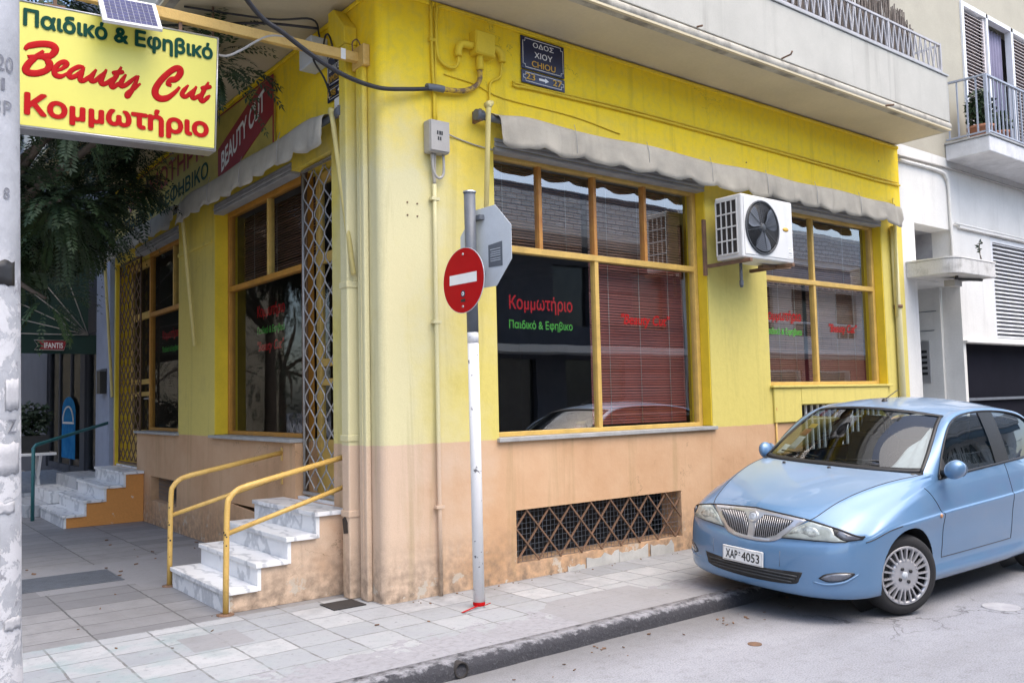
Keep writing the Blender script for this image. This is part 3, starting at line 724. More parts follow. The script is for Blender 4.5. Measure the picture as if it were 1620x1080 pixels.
mb.bar((7.66, -.69, 5.84), (7.66, -.02, 5.84), .025)
mb.build('railing', M['zig'], bld)
mb = MB(); us, zs = wallgrid([(2.2, 3.6, 4.8, 7.0), (5.0, 6.4, 4.8, 7.0)], CR, 7.8, 4.735, 11); wall(mb, 'x', us, zs, [(2.2, 3.6, 4.8, 7.0), (5.0, 6.4, 4.8, 7.0)], .004, .25); mb.box(CR, .25, .25, 8.06, 4.74, 11); mb.build('upper_wall', M['white'], bld)
mb = MB(); mb.box(.27, 7.8, 1.6, 1.62, 4.74, 11); mb.box(.27, 7.8, .26, 8, 11.0, 11.1); mb.build('upper_room', M['dark'], bld)
mb = MB(); mb.box(7.78, 7.80, .26, 8.06, -.2, 11); mb.box(.27, 7.8, 8.04, 8.06, -.2, 11); mb.build('party_wall', M['white'], bld)
# small iron hooks and holes on the facade
mb = MB()
for x, y, z in ((7.31, 0, 4.46), (4.54, 0, 4.02), (.24, 0, 3.05), (.24, 0, 2.95), (.33, 0, 3.05), (.33, 0, 2.95)): mb.lathe([(0, -.008), (.007, -.007), (.007, 0.004)], (x, y, z), (0, 1, 0), 8)
mb.tube([(4.2, -.72, 4.86), (4.2, -.84, 4.87), (4.2, -.86, 4.90)], .01, 6); mb.tube([(6.15, -.70, 4.76), (6.17, -.84, 4.74)], .012, 6); mb.tube([(2.9, -.74, 4.86), (2.9, -.80, 4.85)], .01, 6)
mb.build('hook', M['rust'], bld)
# reed screen on the balcony
mb = MB(); x = 4.4
while x < 7.1:
    h = 6.08 + .10*math.sin(x*3.1) + random.uniform(-.10, .12) - .12*(x > 6.6)
    mb.bar((x, -.62 + random.uniform(-.015, .015), 5.46), (x + random.uniform(-.03, .03), -.62 + random.uniform(-.02, .02), h), random.uniform(.006, .014)); x += random.uniform(.006, .014)
whole(mb.build('reed_screen', M['reed']), 'ragged dry reed screen behind the zigzag balcony railing', 'screen')
# ================================================================== THINGS FIXED TO THE CORNER BUILDING
def awning(nm, label, ax, u0, u1, arms, folded=True, grp='rolled-up canvas awnings'):
    """retracted awning: wall rail, roller, canvas hanging in a scalloped valance, drop arms"""
    t = thing(nm, label, 'awning', ((u0+u1)/2, -.1, 3.6) if ax == 'x' else (-.1, (u0+u1)/2, 3.6), group=grp)
    P = (lambda u, d, z: (u, -d, z)) if ax == 'x' else (lambda u, d, z: (-d, u, z))
    n = int((u1-u0)/.035); rows = [[] for _ in range(9)]
    rnd = random.Random(int(u1*100)); ph = [rnd.uniform(0, 6) for _ in range(4)]
    for i in range(n+1):
        u = u0 + (u1-u0)*i/n; e = min(i, n-i)/n*(u1-u0)
        sc = abs(math.sin(math.pi*(u-u0)/.46)); wob = .007*math.sin(u*3.3+ph[0]) + .004*math.sin(u*9+ph[1])
        fold = .035*math.exp(-(e/.18)**2)
        zb = 3.635 - .05*sc**.6 + wob*.3 - (.035 if e < .3 else 0)*(1-e/.3)
        for k, (d, z) in enumerate(((.03, 3.875), (.075, 3.888), (.13, 3.885), (.18, 3.868), (.205, 3.835), (.215, 3.77), (.22, 3.70))):
            rows[k].append(P(u, d + wob*(k/6) + fold*math.sin(u*40)*(k/6)*.5, z - (.01*math.sin(u*4+ph[2])+fold)*(k > 1)))
        rows[7].append(P(u, .222 + wob + .012*math.sin(u*21+ph[3]), zb + .05)); rows[8].append(P(u, .221 + wob*1.2 + .016*math.sin(u*21+ph[3]), zb))
    mb = MB(); mb.grid(rows); cv = mb.build('canvas', M['awn'], t, solid=.0015)
    mb = MB()
    for k in range(1, int((u1-u0)/.92)+1):
        u = u0 + k*.92 - .1
        if u < u1-.05: mb.tube([P(u, .20, 3.9), P(u, .228, 3.8), P(u, .232, 3.64)], .003, 4)
    mb.build('seam', M['slat'], cv)
    mb = MB(); mb.tube([P(u0-.16, .09, 3.835), P(u1+.03, .09, 3.835)], .030, 12); mb.tube([P(u0-.17, .09, 3.84), P(u0-.10, .09, 3.84)], .045, 12); mb.build('roller', M['steel'], t)
    for u in (u0-.13, u1+.02):
        mb = MB(); mb.obox(P(u, .05, 3.84), P(.012, 0, 0), P(0, .06, 0), (0, 0, .05)); mb.build('bracket', M['rust'], t)
    for (ua, da, za, ub, db, zb) in arms:
        mb = MB(); mb.tube([P(ua+.04, da, za+.02), P(ua, da+.01, za+.01), P(ua, da, za-.05), P(ub, db, zb)], [.02, .026, .022, .02], 10); mb.lathe([(0, -.03), (.028, -.028), (.028, .028), (0, .03)], P(ua, da, za), P(0, 1, 0), 12)
        mb.build('arm', M['armp'], t)
    return t
M['armp'] = mat('cream arm paint', (.66, .56, .22), .5, .15, 8)
awning('awning', 'long grey scalloped awning above the street windows with the air conditioner', 'x', 1.02, 7.43, [(.90, .20, 3.90, .86, .16, 2.55), (7.46, .10, 3.82, 7.47, .05, 2.45)])
awning('awning', 'grey scalloped awning nearest the corner on the shaded stair side', 'y', .60, 4.36, [(.55, .12, 3.86, .29, .08, 2.50), (4.42, .12, 3.70, 4.14, .07, 2.18)])
awning('awning', 'darker far awning half hidden behind leaves beyond the first one', 'y', 4.52, 8.1, [(8.16, .12, 3.75, 7.86, .07, 1.66)])

def street_sign(ax, loc, label, l1, l2, l3, nums, flip, w=.50):
    t = thing('street_sign', label, 'street sign', loc, group='navy enamel street name plates')
    o = Vector(loc); xd = Vector((1,0,0)) if ax == 'x' else Vector((0,-1,0)); nrm = xd.cross(Vector((0,0,1)))
    def Q(u, z, e): return o + xd*u + Vector((0,0,z)) + nrm*e
    def rr(u0, u1, z0, z1, r, notch):
        pts = []
        for cu, cz, a0 in ((u1, z0, 1), (u1, z1, 2), (u0, z1, 3), (u0, z0, 4)):
            su, sz = (-1 if cu == u1 else 1), (-1 if cz == z1 else 1)
            c = [(cu + su*r, cz + sz*r)]
            if a0 in (1, 3): q = [(cu+su*r, cz), (cu+su*r, cz+sz*r*.8), (cu+su*r*.8, cz+sz*r), (cu, cz+sz*r)]
            else: q = [(cu, cz+sz*r), (cu+su*r*.8, cz+sz*r), (cu+su*r, cz+sz*r*.8), (cu+su*r, cz)]
            pts += q
        return pts
    for z0, z1, nm in ((.125, .42, 'name_plate'), (0, .115, 'number_plate')):
        mb = MB(); mb.obox(Q(0, (z0+z1)/2, .012), xd*w/2, nrm*.006, Vector((0,0,(z1-z0)/2))); pl = mb.build(nm, M['plate'], t, bevel=.004)
        m2 = .018; pts = rr(-w/2+m2, w/2-m2, z0+m2, z1-m2, .026, 1)
        mb = MB(); mb.tube([Q(u, z, .019) for u, z in pts], .0032, 4, closed=True); mb.build('border', M['paint_w'], pl)
        if nm == 'name_plate':
            for s, m_, z, wd, h in ((l1, 'paint_w', .335, .24, .045), (l2, 'paint_w', .245, min(.40, .052*len(l2)), .052), (l3, 'paint_y', .158, min(.42, .055*len(l3)), .055)):
                text(s, 'lettering', M[m_], pl, Q(0, z, .019), xd, (0,0,1), wd, h, .012)
        else:
            text(nums[0], 'lettering', M['paint_y'], pl, Q(-.155, .035, .019), xd, (0,0,1), .105 if len(nums[0]) == 2 else .14, .055, .012)
            text(nums[1], 'lettering', M['paint_y'], pl, Q(.155, .035, .019), xd, (0,0,1), .105 if len(nums[1]) == 2 else .14, .055, .012)
            a = -1 if flip else 1; mb = MB(); mb.prism([Q(a*u, z, .019) for u, z in ((-.055, .05), (.015, .05), (.015, .038), (.06, .06), (.015, .082), (.015, .07), (-.055, .07))], nrm*.001); mb.build('arrow', M['paint_w'], pl)
    return t
street_sign('x', (1.655, 0, 4.255), 'navy street name plate on the bright street side, reading chiou', 'ΟΔΟΣ', 'ΧΙΟΥ', 'CHIOU', ('23', '27'), False)
street_sign('y', (0, .60, 4.03), 'navy street name plate on the shaded side, partly behind pipe and cable', 'ΟΔΟΣ', 'ΔΗΜΟΣΘΕΝΟΥΣ', 'DIMOSTHENOUS', ('188', '168'), True)

# ---- painted shop sign panel on the shaded side
t = thing('shop_panel', 'painted yellow shop panel with dark red diagonal band above the shaded awning', 'shop sign', (0, 4.5, 3.95))
mb = MB(); mb.box(-.03, -.003, 1.98, 7.9, 3.92, 4.63); pn = mb.build('panel', M['pan'] if 'pan' in M else M['reveal'], t, bevel=.003)
mb = MB(); mb.box(-.036, -.032, 1.96, 1.985, 3.92, 4.64); mb.box(-.036, -.032, 1.985, 7.9, 4.625, 4.64); mb.build('edging', M['dred'], t)
mb = MB(); mb.prism([(-.033, 3.48, 4.27), (-.033, 3.48, 3.92), (-.033, 3.05, 3.92), (-.033, 1.99, 4.25), (-.033, 1.99, 4.615), (-.033, 2.30, 4.615)], (-.004, 0, 0)); mb.build('band', M['dred'], t)
d = Vector((0, -1.24, .37)).normalized()
text('BEAUTY CUT', 'lettering', M['paint_w'], t, (-.038, 3.36, 4.0), d, (0, -.0, 1), 1.25, .21, .025, align='L')
text('ΚΟΜΜΩΤΗΡΙΟ', 'lettering', M['dred'], t, (-.031, 7.3, 4.25), (0,-1,.02), (0,0,1), 3.55, .26, .02, align='L')
text('ΠΑΙΔΙΚΟ & ΕΦΗΒΙΚΟ', 'lettering', M['green'], t, (-.031, 7.3, 3.98), (0,-1,.02), (0,0,1), 3.5, .19, .02, align='L')

# ---- junction box, conduits, meter box, downpipes
def X0(*p): return [(x, y, z) for x, z, y in p]
t = thing('junction_box', 'yellow painted junction box with pipe elbows high beside the street plate', 'junction box', (.96, 0, 4.36))
mb = MB(); mb.box(.86, 1.06, -.10, -.002, 4.36, 4.56); bb = mb.build('box', M['pipe2'] if 'pipe2' in M else M['reveal'], t, bevel=.006)
mb = MB(); mb.box(.868, 1.052, -.108, -.1005, 4.368, 4.552); mb.build('cover', M['reveal'], t, bevel=.004)
for pts in ([(.86, -.05, 4.43), (.78, -.05, 4.43), (.735, -.05, 4.41), (.715, -.05, 4.36), (.715, -.05, 4.31)], [(1.06, -.05, 4.46), (1.12, -.05, 4.46), (1.16, -.05, 4.42), (1.165, -.05, 4.36)], [(.93, -.05, 4.36), (.93, -.05, 4.24)]):
    mb = MB(); mb.tube(catmull(pts, 4), .032, 10); mb.build('elbow', M['reveal'], t)
def conduit(pts, r, label, nm='conduit', m_='reveal', clips=(), cat='conduit', smooth=5, grp=None):
    t = thing(nm, label, cat, (pts[0][0], pts[0][1], min(p[2] for p in pts)), group=grp)
    mb = MB(); mb.tube(catmull(pts, smooth), r, 8); mb.build('pipe', M[m_], t)
    for c, ax in clips:
        mb = MB(); mb.obox(c, (.016 if ax == 'z' else r*2.1, 0, 0) if ax != 'z' else (r*2.2, 0, 0), (0, r*1.2, 0), (0, 0, .012 if ax == 'z' else r*1.4)); mb.build('clip', M['rust' if m_ == 'cable' else m_], t)
    return t
conduit(X0((.715, 4.31, -.05), (.72, 4.26, -.04), (.68, 4.215, -.03), (.60, 4.22, -.025), (.535, 4.28, -.025), (.52, 4.42, -.025), (.525, 4.62, -.025), (.56, 4.70, -.025), (.75, 4.708, -.025), (1.6, 4.708, -.03), (4.2, 4.708, -.03), (7.75, 4.706, -.03)), .014, 'looped yellow conduit running from the junction box along under the slab')
conduit(X0((1.165, 4.36, -.05), (1.165, 4.28, -.03), (1.155, 4.235, -.022), (1.07, 4.18, -.02), (1.05, 4.12, -.02), (1.05, 3.97, -.02)), .011, 'thin yellow pipe dropping from the junction box to the street awning')
conduit(X0((.93, 4.24, -.05), (.93, 4.17, -.05), (.90, 4.11, -.05), (.83, 4.06, -.05), (.72, 4.02, -.05), (.50, 4.0, -.05)), .022, 'peeling curved conduit carrying the black overhead cable into the junction box', m_='rust2' if 'rust2' in M else 'rail')
conduit(X0((1.30, 4.21, -.018), (1.36, 4.20, -.018), (1.6, 4.215, -.018), (3.0, 4.235, -.018), (5.0, 4.22, -.018), (6.6, 4.20, -.018), (7.2, 4.19, -.018), (7.78, 4.20, -.018)), .013, 'yellow painted cable run sagging along the street wall below the name plate')
conduit(X0((1.30, 4.232, -.018), (1.45, 4.23, -.018), (2.6, 4.262, -.018), (4.0, 4.258, -.018), (5.4, 4.245, -.018), (7.75, 4.23, -.018)), .008, 'thinner upper cable of the pair below the street name plate')
conduit(X0((.60, 4.15, -.008), (.9, 4.13, -.008), (1.2, 4.07, -.008), (2.0, 4.06, -.008), (2.6, 4.00, -.008)), .006, 'loose thin painted wire drooping above the street awning start')
conduit(X0((.585, 3.66, -.03), (.7, 3.64, -.01), (.9, 3.61, -.01), (1.08, 3.60, -.01)), .006, 'short thin wire between meter box and street window', m_='box')
conduit(X0((.475, 4.72, -.02), (.478, 4.3, -.02), (.49, 4.0, -.02), (.492, 3.73, -.02)), .013, 'painted pipe rising from the grey meter box to the slab', clips=[((.478, -.02, 4.4), 'z')])
conduit(X0((.515, 4.72, -.018), (.512, 4.3, -.018), (.512, 3.73, -.018)), .008, 'thin wire beside the painted pipe above the meter box')
cp = conduit(X0((.475, 3.22, -.03), (.472, 2.4, -.03), (.474, 1.3, -.03), (.476, .0, -.03)), .017, 'long vertical conduit from the meter box down to the pavement', m_='pipe', clips=[((.473, -.03, 2.12), 'z'), ((.475, -.03, .68), 'z'), ((.475, -.03, 3.1), 'z')], smooth=2)
t = thing('meter_box', 'grey plastic meter box with looped wires on the bright corner wall', 'meter box', (.48, 0, 3.43))
mb = MB(); mb.box(.395, .58, -.10, -.004, 3.46, 3.72); bx_ = mb.build('box', M['box'], t, bevel=.012)
mb = MB(); mb.box(.40, .575, -.112, -.1015, 3.47, 3.715); mb.build('cover', M['box'], t, bevel=.008)
mb = MB()
for x, w_ in ((.455, .012), (.475, .018), (.497, .012)): mb.box(x, x+w_, -.1145, -.1125, 3.60, 3.63)
for x, w_ in ((.462, .012), (.482, .012)): mb.box(x, x+w_, -.1145, -.1125, 3.555, 3.583)
mb.build('lettering', M['black'], t)
for pts, m_ in (([(.45, -.05, 3.46), (.45, -.05, 3.36), (.47, -.045, 3.30), (.51, -.045, 3.27), (.55, -.045, 3.30), (.555, -.05, 3.38), (.55, -.05, 3.46)], 'box'), ([(.44, -.05, 3.46), (.455, -.04, 3.34), (.472, -.035, 3.22)], 'awn'), ([(.47, -.05, 3.46), (.475, -.04, 3.35), (.476, -.035, 3.22)], 'awn')):
    mb = MB(); mb.tube(catmull(pts, 5), .012, 6); mb.build('wire', M[m_], t)
t = thing('downpipe', 'square painted downpipe with a slanting head on the shaded corner', 'downpipe', (0, .40, 0))
mb = MB(); mb.box(-.11, -.004, .34, .46, 0, 4.36); pp = mb.build('pipe', M['pipe'], t, bevel=.012)
mb = MB(); mb.prism([(-.004, .335, 4.36), (-.004, .465, 4.36), (-.004, .62, 4.55), (-.004, .62, 4.70), (-.004, .52, 4.70), (-.004, .335, 4.50)], (-.115, 0, 0)); mb.build('hopper', M['pipe'], t, bevel=.008)
for z in (2.4, 1.2, .62):
    mb = MB(); mb.box(-.118, -.004, .332, .468, z, z+.05); mb.build('joint', M['pipe'], t, bevel=.006)
mb = MB(); mb.lathe([(0, .0), (.035, .001), (.03, .004), (0, .004)], (-.11, .40, .57), (-1, 0, 0), 9); mb.prism([(-.1115, .36, .50), (-.1115, .43, .49), (-.1115, .45, .60), (-.1115, .40, .63), (-.1115, .37, .58)], (-.003, 0, 0)); mb.build('rust_patch', M['black'], t)
t = thing('cable_cover', 'flat painted cable cover strip between downpipe and building corner', 'cable cover', (0, .22, 0))
mb = MB(); mb.box(-.05, -.004, .17, .285, 0, 4.25); mb.build('strip', M['pipe'], t, bevel=.012)
mb = MB(); mb.box(-.056, -.051, .218, .226, .3, 4.22); mb.build('ridge', M['pipe'], t)
t = thing('downpipe', 'yellow downpipe at the far end of the street front, right of the last window', 'downpipe', (7.52, 0, 0))
mb = MB(); mb.tube([(7.52, -.05, 0), (7.52, -.05, 2.55), (7.50, -.05, 2.62), (7.49, -.05, 3.62)], .042, 10); mb.build('pipe', M['pipe'], t)
mb = MB(); mb.tube([(7.60, -.03, 1.3), (7.60, -.03, 2.6), (7.56, -.03, 2.66), (7.56, -.03, 4.0)], .014, 8); mb.build('wire', M['pipe'], t)
mb = MB(); mb.lathe([(.05, -.02), (.055, -.02), (.055, .02), (.05, .02)], (7.52, -.05, 2.58), (0,0,1), 12); mb.build('clip', M['rust'], t)
mb = MB(); mb.tube([(4.87, -.012, .0), (4.87, -.012, 1.55)], .012, 6); mb.lathe([(.02, -.015), (.02, .015)], (4.87, -.014, 1.33), (0,0,1), 8); whole(mb.build('conduit', M['rail']), 'short thin conduit below the second street window, left of the car', 'conduit')
t = thing('light_sensor', 'small white sensor box on the shaded wall above the awning arm', 'sensor', (0, .5, 3.87))
mb = MB(); mb.box(-.10, -.03, .47, .56, 3.87, 3.97); mb.build('casing', M['acw'], t, bevel=.008)
mb = MB(); mb.box(-.03, -.004, .49, .54, 3.88, 3.96); mb.build('mount', M['box'], t)
mb = MB(); mb.tube(catmull([(-.07, .5, 3.87), (-.07, .5, 3.80), (-.06, .53, 3.78), (-.05, .55, 3.82), (-.03, .54, 3.88)], 4), .006, 5); mb.build('wire', M['rust'], t)
t = thing('cable_box', 'grey cable box where black wires meet under the shaded slab', 'junction box', (-.03, 1.0, 4.36))
mb = MB(); mb.box(-.16, -.004, .86, 1.10, 4.36, 4.60); mb.build('casing', M['alud'], t, bevel=.01)
for pts in ([(-.08, .86, 4.6), (-.2, .75, 4.68), (-.5, .9, 4.66), (-1.1, 1.2, 4.72)], [(-.05, .86, 4.5), (-.1, .7, 4.55), (-.1, .62, 4.5), (-.06, .6, 4.3)], [(-.12, .86, 4.45), (-.16, .80, 4.35), (-.1, .74, 4.2), (-.05, .72, 4.05)]):
    mb = MB(); mb.tube(catmull(pts, 6), .009, 5); mb.build('wire', M['cable'], t)

# ---- hanging light-box sign, its arm, solar panel, cables
ar = thing('sign_arm', 'rusty yellow steel arm reaching out from the corner to carry the sign', 'bracket', (-.9, .24, 4.2))
mb = MB(); mb.bar((-.02, .24, 4.215), (-2.7, .24, 4.17), .05, .075); mb.build('bar', M['rail'], ar, bevel=.004)
mb = MB(); mb.box(-.06, -.003, .13, .32, 4.13, 4.30); mb.build('wall_plate', M['rail'], ar, bevel=.004)
mb = MB(); mb.tube(catmull([(-.11, .21, 4.25), (-.11, .21, 4.32), (-.07, .21, 4.35), (-.04, .21, 4.30), (-.05, .21, 4.25)], 4), .006, 5); mb.build('ring', M['rust'], ar)
for x in (-1.42, -2.2):
    mb = MB(); mb.bar((x, .24, 4.18), (x, .24, 4.04), .02); mb.bar((x-.06, .24, 4.06), (x+.06, .24, 4.07), .012); mb.build('hanger', M['rust'], ar)
mb = MB(); mb.bar((-.21, .212, 4.21), (-.17, .212, 4.21), .004, .085); mb.build('tag', M['paint_w'], ar)
sg = thing('hanging_sign', 'yellow illuminated hairdresser sign hanging from the corner arm', 'shop sign', (-1.8, .24, 3.2))
A, B_, C_, D_ = (-2.44, 3.215), (-1.196, 3.262), (-1.176, 4.082), (-2.44, 4.018)
mb = MB(); mb.prism([(p[0], .165, p[1]) for p in (A, B_, C_, D_)], (0, .15, 0)); mb.build('case', M['alu'], sg, bevel=.006)
A2, B2, C2, D2 = (-2.425, 3.237), (-1.212, 3.284), (-1.192, 4.066), (-2.425, 4.005)
mb = MB(); mb.prism([(p[0], .161, p[1]) for p in (A2, B2, C2, D2)], (0, .003, 0)); mb.build('face', M['signy'], sg)
mb = MB(); mb.tube([(-2.44, .162, 3.228), (-1.20, .162, 3.275)], .008, 4); mb.tube([(-1.204, .162, 3.27), (-1.184, .162, 4.075)], .007, 4); mb.tube([(-2.44, .162, 4.012), (-1.184, .162, 4.073)], .007, 4); mb.build('trim', M['alu'], sg)
xs_ = Vector((1.166, 0, .046))
text('Παιδικό & Εφηβικό', 'lettering', M['green'], sg, (-2.389, .160, 3.864), xs_, (0,0,1), 1.168, .112, .040, align='L')
text('Κομμωτήριο', 'lettering', M['red'], sg, (-2.377, .160, 3.310), xs_, (0,0,1), 1.128, .141, .042, align='L')
STROKES = {'B1':[(-2.377, 3.708), (-2.359, 3.734), (-2.315, 3.757), (-2.263, 3.772), (-2.222, 3.77), (-2.209, 3.745), (-2.232, 3.706), (-2.282, 3.687), (-2.362, 3.669)],'B2':[(-2.273, 3.727), (-2.31, 3.684), (-2.35, 3.633), (-2.369, 3.592), (-2.357, 3.571), (-2.313, 3.574), (-2.261, 3.602), (-2.239, 3.639), (-2.254, 3.673), (-2.29, 3.684)],'e':[(-2.209, 3.608), (-2.167, 3.637), (-2.144, 3.668), (-2.155, 3.682), (-2.184, 3.666), (-2.208, 3.627), (-2.21, 3.594), (-2.191, 3.582), (-2.162, 3.592), (-2.125, 3.627)],'a1':[(-2.041, 3.676), (-2.075, 3.668), (-2.117, 3.633), (-2.129, 3.602), (-2.112, 3.592), (-2.078, 3.618), (-2.042, 3.669)],'a2':[(-2.041, 3.676), (-2.063, 3.607), (-2.057, 3.582), (-2.031, 3.595), (-1.997, 3.636)],'u1':[(-1.97, 3.675), (-2.0, 3.616), (-1.994, 3.593), (-1.967, 3.608), (-1.911, 3.679)],'u2':[(-1.909, 3.689), (-1.941, 3.609), (-1.932, 3.587), (-1.901, 3.603), (-1.866, 3.645)],'t1':[(-1.818, 3.726), (-1.855, 3.647), (-1.879, 3.598), (-1.87, 3.579), (-1.846, 3.598), (-1.817, 3.631)],'t2':[(-1.877, 3.669), (-1.802, 3.696)],'y1':[(-1.79, 3.682), (-1.821, 3.617), (-1.814, 3.597), (-1.781, 3.619), (-1.722, 3.687)],'y2':[(-1.711, 3.69), (-1.74, 3.612), (-1.774, 3.541), (-1.783, 3.54), (-1.776, 3.561), (-1.735, 3.602), (-1.699, 3.639)],'C':[(-1.501, 3.664), (-1.523, 3.673), (-1.508, 3.701), (-1.47, 3.72), (-1.444, 3.761), (-1.449, 3.793), (-1.487, 3.782), (-1.552, 3.712), (-1.601, 3.631), (-1.603, 3.581), (-1.572, 3.562), (-1.525, 3.578), (-1.477, 3.625), (-1.446, 3.668)],'u3':[(-1.388, 3.694), (-1.425, 3.639), (-1.427, 3.614), (-1.399, 3.614), (-1.34, 3.683)],'u4':[(-1.333, 3.697), (-1.362, 3.632), (-1.354, 3.609), (-1.322, 3.627), (-1.29, 3.656)],'t3':[(-1.25, 3.744), (-1.288, 3.665), (-1.306, 3.614), (-1.29, 3.6), (-1.262, 3.627), (-1.24, 3.652)],'t4':[(-1.305, 3.685), (-1.23, 3.717)]}
for k, pts in STROKES.items():
    P = catmull([(x, 0, z) for x, z in pts], 7); n = len(P); hw = {'B': .021, 'C': .022}.get(k[0], .0162); rs = []
    for i, p in enumerate(P):
        d = (P[min(i+1, n-1)] - P[max(i-1, 0)]).normalized(); e = min(i, n-1-i)/(n-1)
        rs.append(hw*(.45 + .55*min(1, e*6))*(.86 + .30*abs(d.x*.7 - d.z*.7)) if len(pts) > 2 else hw*(.5 + .5*min(1, e*6)))
    mb = MB(); mb.tube(P, rs, 10)
    for v in mb.b.verts: v.co.y = .1590 + v.co.y*.10
    mb.build('script_stroke', M['red'], sg)
sp = thing('solar_panel', 'small tilted solar panel clamped in front of the yellow sign', 'solar panel', (-1.8, 0, 3.93))
ux = Vector((.36, 0, .027)); uy = Vector((.0, .17, .235)); o = Vector((-1.98, -.05, 3.915)); un = ux.cross(uy).normalized()
mb = MB(); mb.obox(o + ux/2 + uy/2, ux/2, uy/2, un*.011); fr = mb.build('frame', M['whitem'], sp, bevel=.002)
mb = MB(); mb.obox(o + ux/2 + uy/2 + un*.0115, ux*.43, uy*.43, un*.0012); mb.build('backing', M['cellb'], sp)
mb = MB()
for i in range(9):
    for j in range(7):
        c = o + ux*(.075 + .85*(i+.5)/9) + uy*(.075 + .85*(j+.5)/7) + un*.0135
        mb.obox(c, ux*.85/9*.45, uy*.85/7*.43, un*.0006)
mb.build('cells', M['cell'], sp)
mb = MB(); mb.bar(o + ux/2 + uy*.75 - un*.01, (-1.8, .22, 4.17), .03); mb.bar(o + ux/2 + uy*.2 - un*.01, (-1.8, .22, 4.14), .02); mb.build('clamp', M['alu'], sp)
def cable(pts, r, label, m_='cable', nm='cable', n=10):
    mb = MB(); mb.tube(catmull(pts, n), r, 8); return whole(mb.build(nm, M[m_]), label, 'cable')
cable([(-3.2, -1.9, 6.2), (-2.2, -1.0, 4.92), (-1.24, -.42, 4.17), (-.89, -.32, 4.0), (-.47, -.22, 3.875), (-.1, -.13, 3.86), (.2, -.08, 3.92), (.52, -.055, 4.0)], .017, 'thick black overhead cable sweeping down to the corner conduit')
cable([(.40, -.06, 3.985), (.46, -.055, 3.995), (.52, -.055, 4.0), (.56, -.055, 4.0)], .030, 'dark bandaged joint where the thick cable meets the conduit', 'steel', 'cable_joint')
cable([(-.60, .22, 4.24), (-.80, .22, 4.20), (-1.0, .23, 4.05), (-1.10, .24, 3.99), (-1.19, .24, 3.99)], .009, 'thin grey lead drooping from the arm to the yellow sign', 'box')
cable([(-1.3, 1.8, 4.72), (-.9, 1.3, 4.66), (-.5, 1.0, 4.66), (-.12, .8, 4.64)], .012, 'black cable running under the shaded slab to the cable box')
cable([(-.9, 1.1, 4.73), (-.9, 1.1, 4.20)], .009, 'short rusty rod hanging from the shaded slab', 'rust', 'hanging_rod')

# ---- air conditioner
ac = thing('air_conditioner', 'white outdoor air conditioning unit with dark round fan between the street windows', 'air conditioner', (4.18, -.3, 2.82))
x0, x1, y0, y1, z0, z1 = 3.76, 4.61, -.50, -.17, 2.845, 3.485
mb = MB(); mb.box(x0, x1, y0, y1, z0, z1); cs_ = mb.build('casing', M['acw'], ac, bevel=.018, seg=3)
mb = MB(); mb.box(x0+.03, x1-.02, y0-.006, y0-.001, z0+.035, z1-.03); mb.build('front_panel', M['acw'], ac, bevel=.005)
cx, cz, fr_ = 4.075, 3.165, .262
mb = MB(); mb.lathe([(fr_+.012, -.004), (fr_+.014, .012), (fr_, .016), (fr_-.006, .004)], (cx, y0-.006, cz), (0,-1,0), 48); mb.build('fan_ring', M['acg'], ac)
mb = MB(); mb.lathe([(0, .001), (fr_, .001), (fr_, .002), (0, .002)], (cx, y0-.006, cz), (0,-1,0), 40); mb.build('fan_recess', M['black'], ac)
mb = MB()
for k in range(3):
    a0 = k*2*math.pi/3 + .5; rows = []
    for i in range(6):
        r = .05 + .19*i/5; wdt = .35 + .25*math.sin(i/5*2.6)
        rows.append([(cx + r*math.cos(a0 + wdt*(j/4-.5)*2), y0-.010 - .004*j, cz + r*math.sin(a0 + wdt*(j/4-.5)*2)) for j in range(5)])
    mb.grid(rows)
mb.lathe([(0, .012), (.045, .010), (.05, .0)], (cx, y0-.008, cz), (0,-1,0), 20); mb.build('fan', M['steel'], ac)
mb = MB()
for k in range(11): mb.tube([(cx + (.055 + .019*k)*math.cos(a), y0-.024, cz + (.055 + .019*k)*math.sin(a)) for a in (2*math.pi*i/36 for i in range(36))], .0022, 4, closed=True)
for k in range(8): a = k*math.pi/4 + .2; mb.bar((cx + .04*math.cos(a), y0-.025, cz + .04*math.sin(a)), (cx + fr_*math.cos(a), y0-.021, cz + fr_*math.sin(a)), .005)
mb.lathe([(0, .026), (.04, .024), (.045, .016)], (cx, y0, cz), (0,-1,0), 20); mb.build('fan_guard', M['acg'], ac)
mb = MB(); mb.box(x0-.003, x0-.001, y0+.055, y1-.02, z0+.05, z1-.05); mb.build('coil', M['dark'], ac)
mb = MB()
for i in range(5): y = y0+.055 + (y1-.02-y0-.055)*i/4; mb.box(x0-.012, x0-.004, y-.006, y+.006, z0+.045, z1-.045)
for i in range(5): z = z0+.05 + (z1-z0-.1)*i/4; mb.box(x0-.014, x0-.0045, y0+.05, y1-.015, z-.007, z+.007)
mb.build('side_grille', M['acw'], ac)
mb = MB(); mb.lathe([(0, .0), (.05, .0), (.05, .003), (0, .003)], (0, 0, 0), (0,-1,0), 24)
for v in mb.b.verts: v.co = Vector((v.co.x*1.0 + 4.47, v.co.y + y0-.0065, v.co.z*.42 + 3.185))
mb.build('badge', M['paint_y'], ac)
mb = MB(); mb.box(4.505, 4.585, y0-.0085, y0-.0065, 2.90, 3.0); lb = mb.build('sticker', M['paint_w'], ac)
mb = MB()
for z in (2.975, 2.945, 2.935, 2.915): mb.box(4.512, 4.575 - random.uniform(0, .02), y0-.0095, y0-.0088, z, z+.004)
mb.build('print', M['steel'], lb)
for x in (x0+.03, x1-.12):
    mb = MB(); mb.box(x, x+.04, -.56, -.02, 2.80, 2.835); mb.build('bracket', M['rust'], ac, bevel=.003)
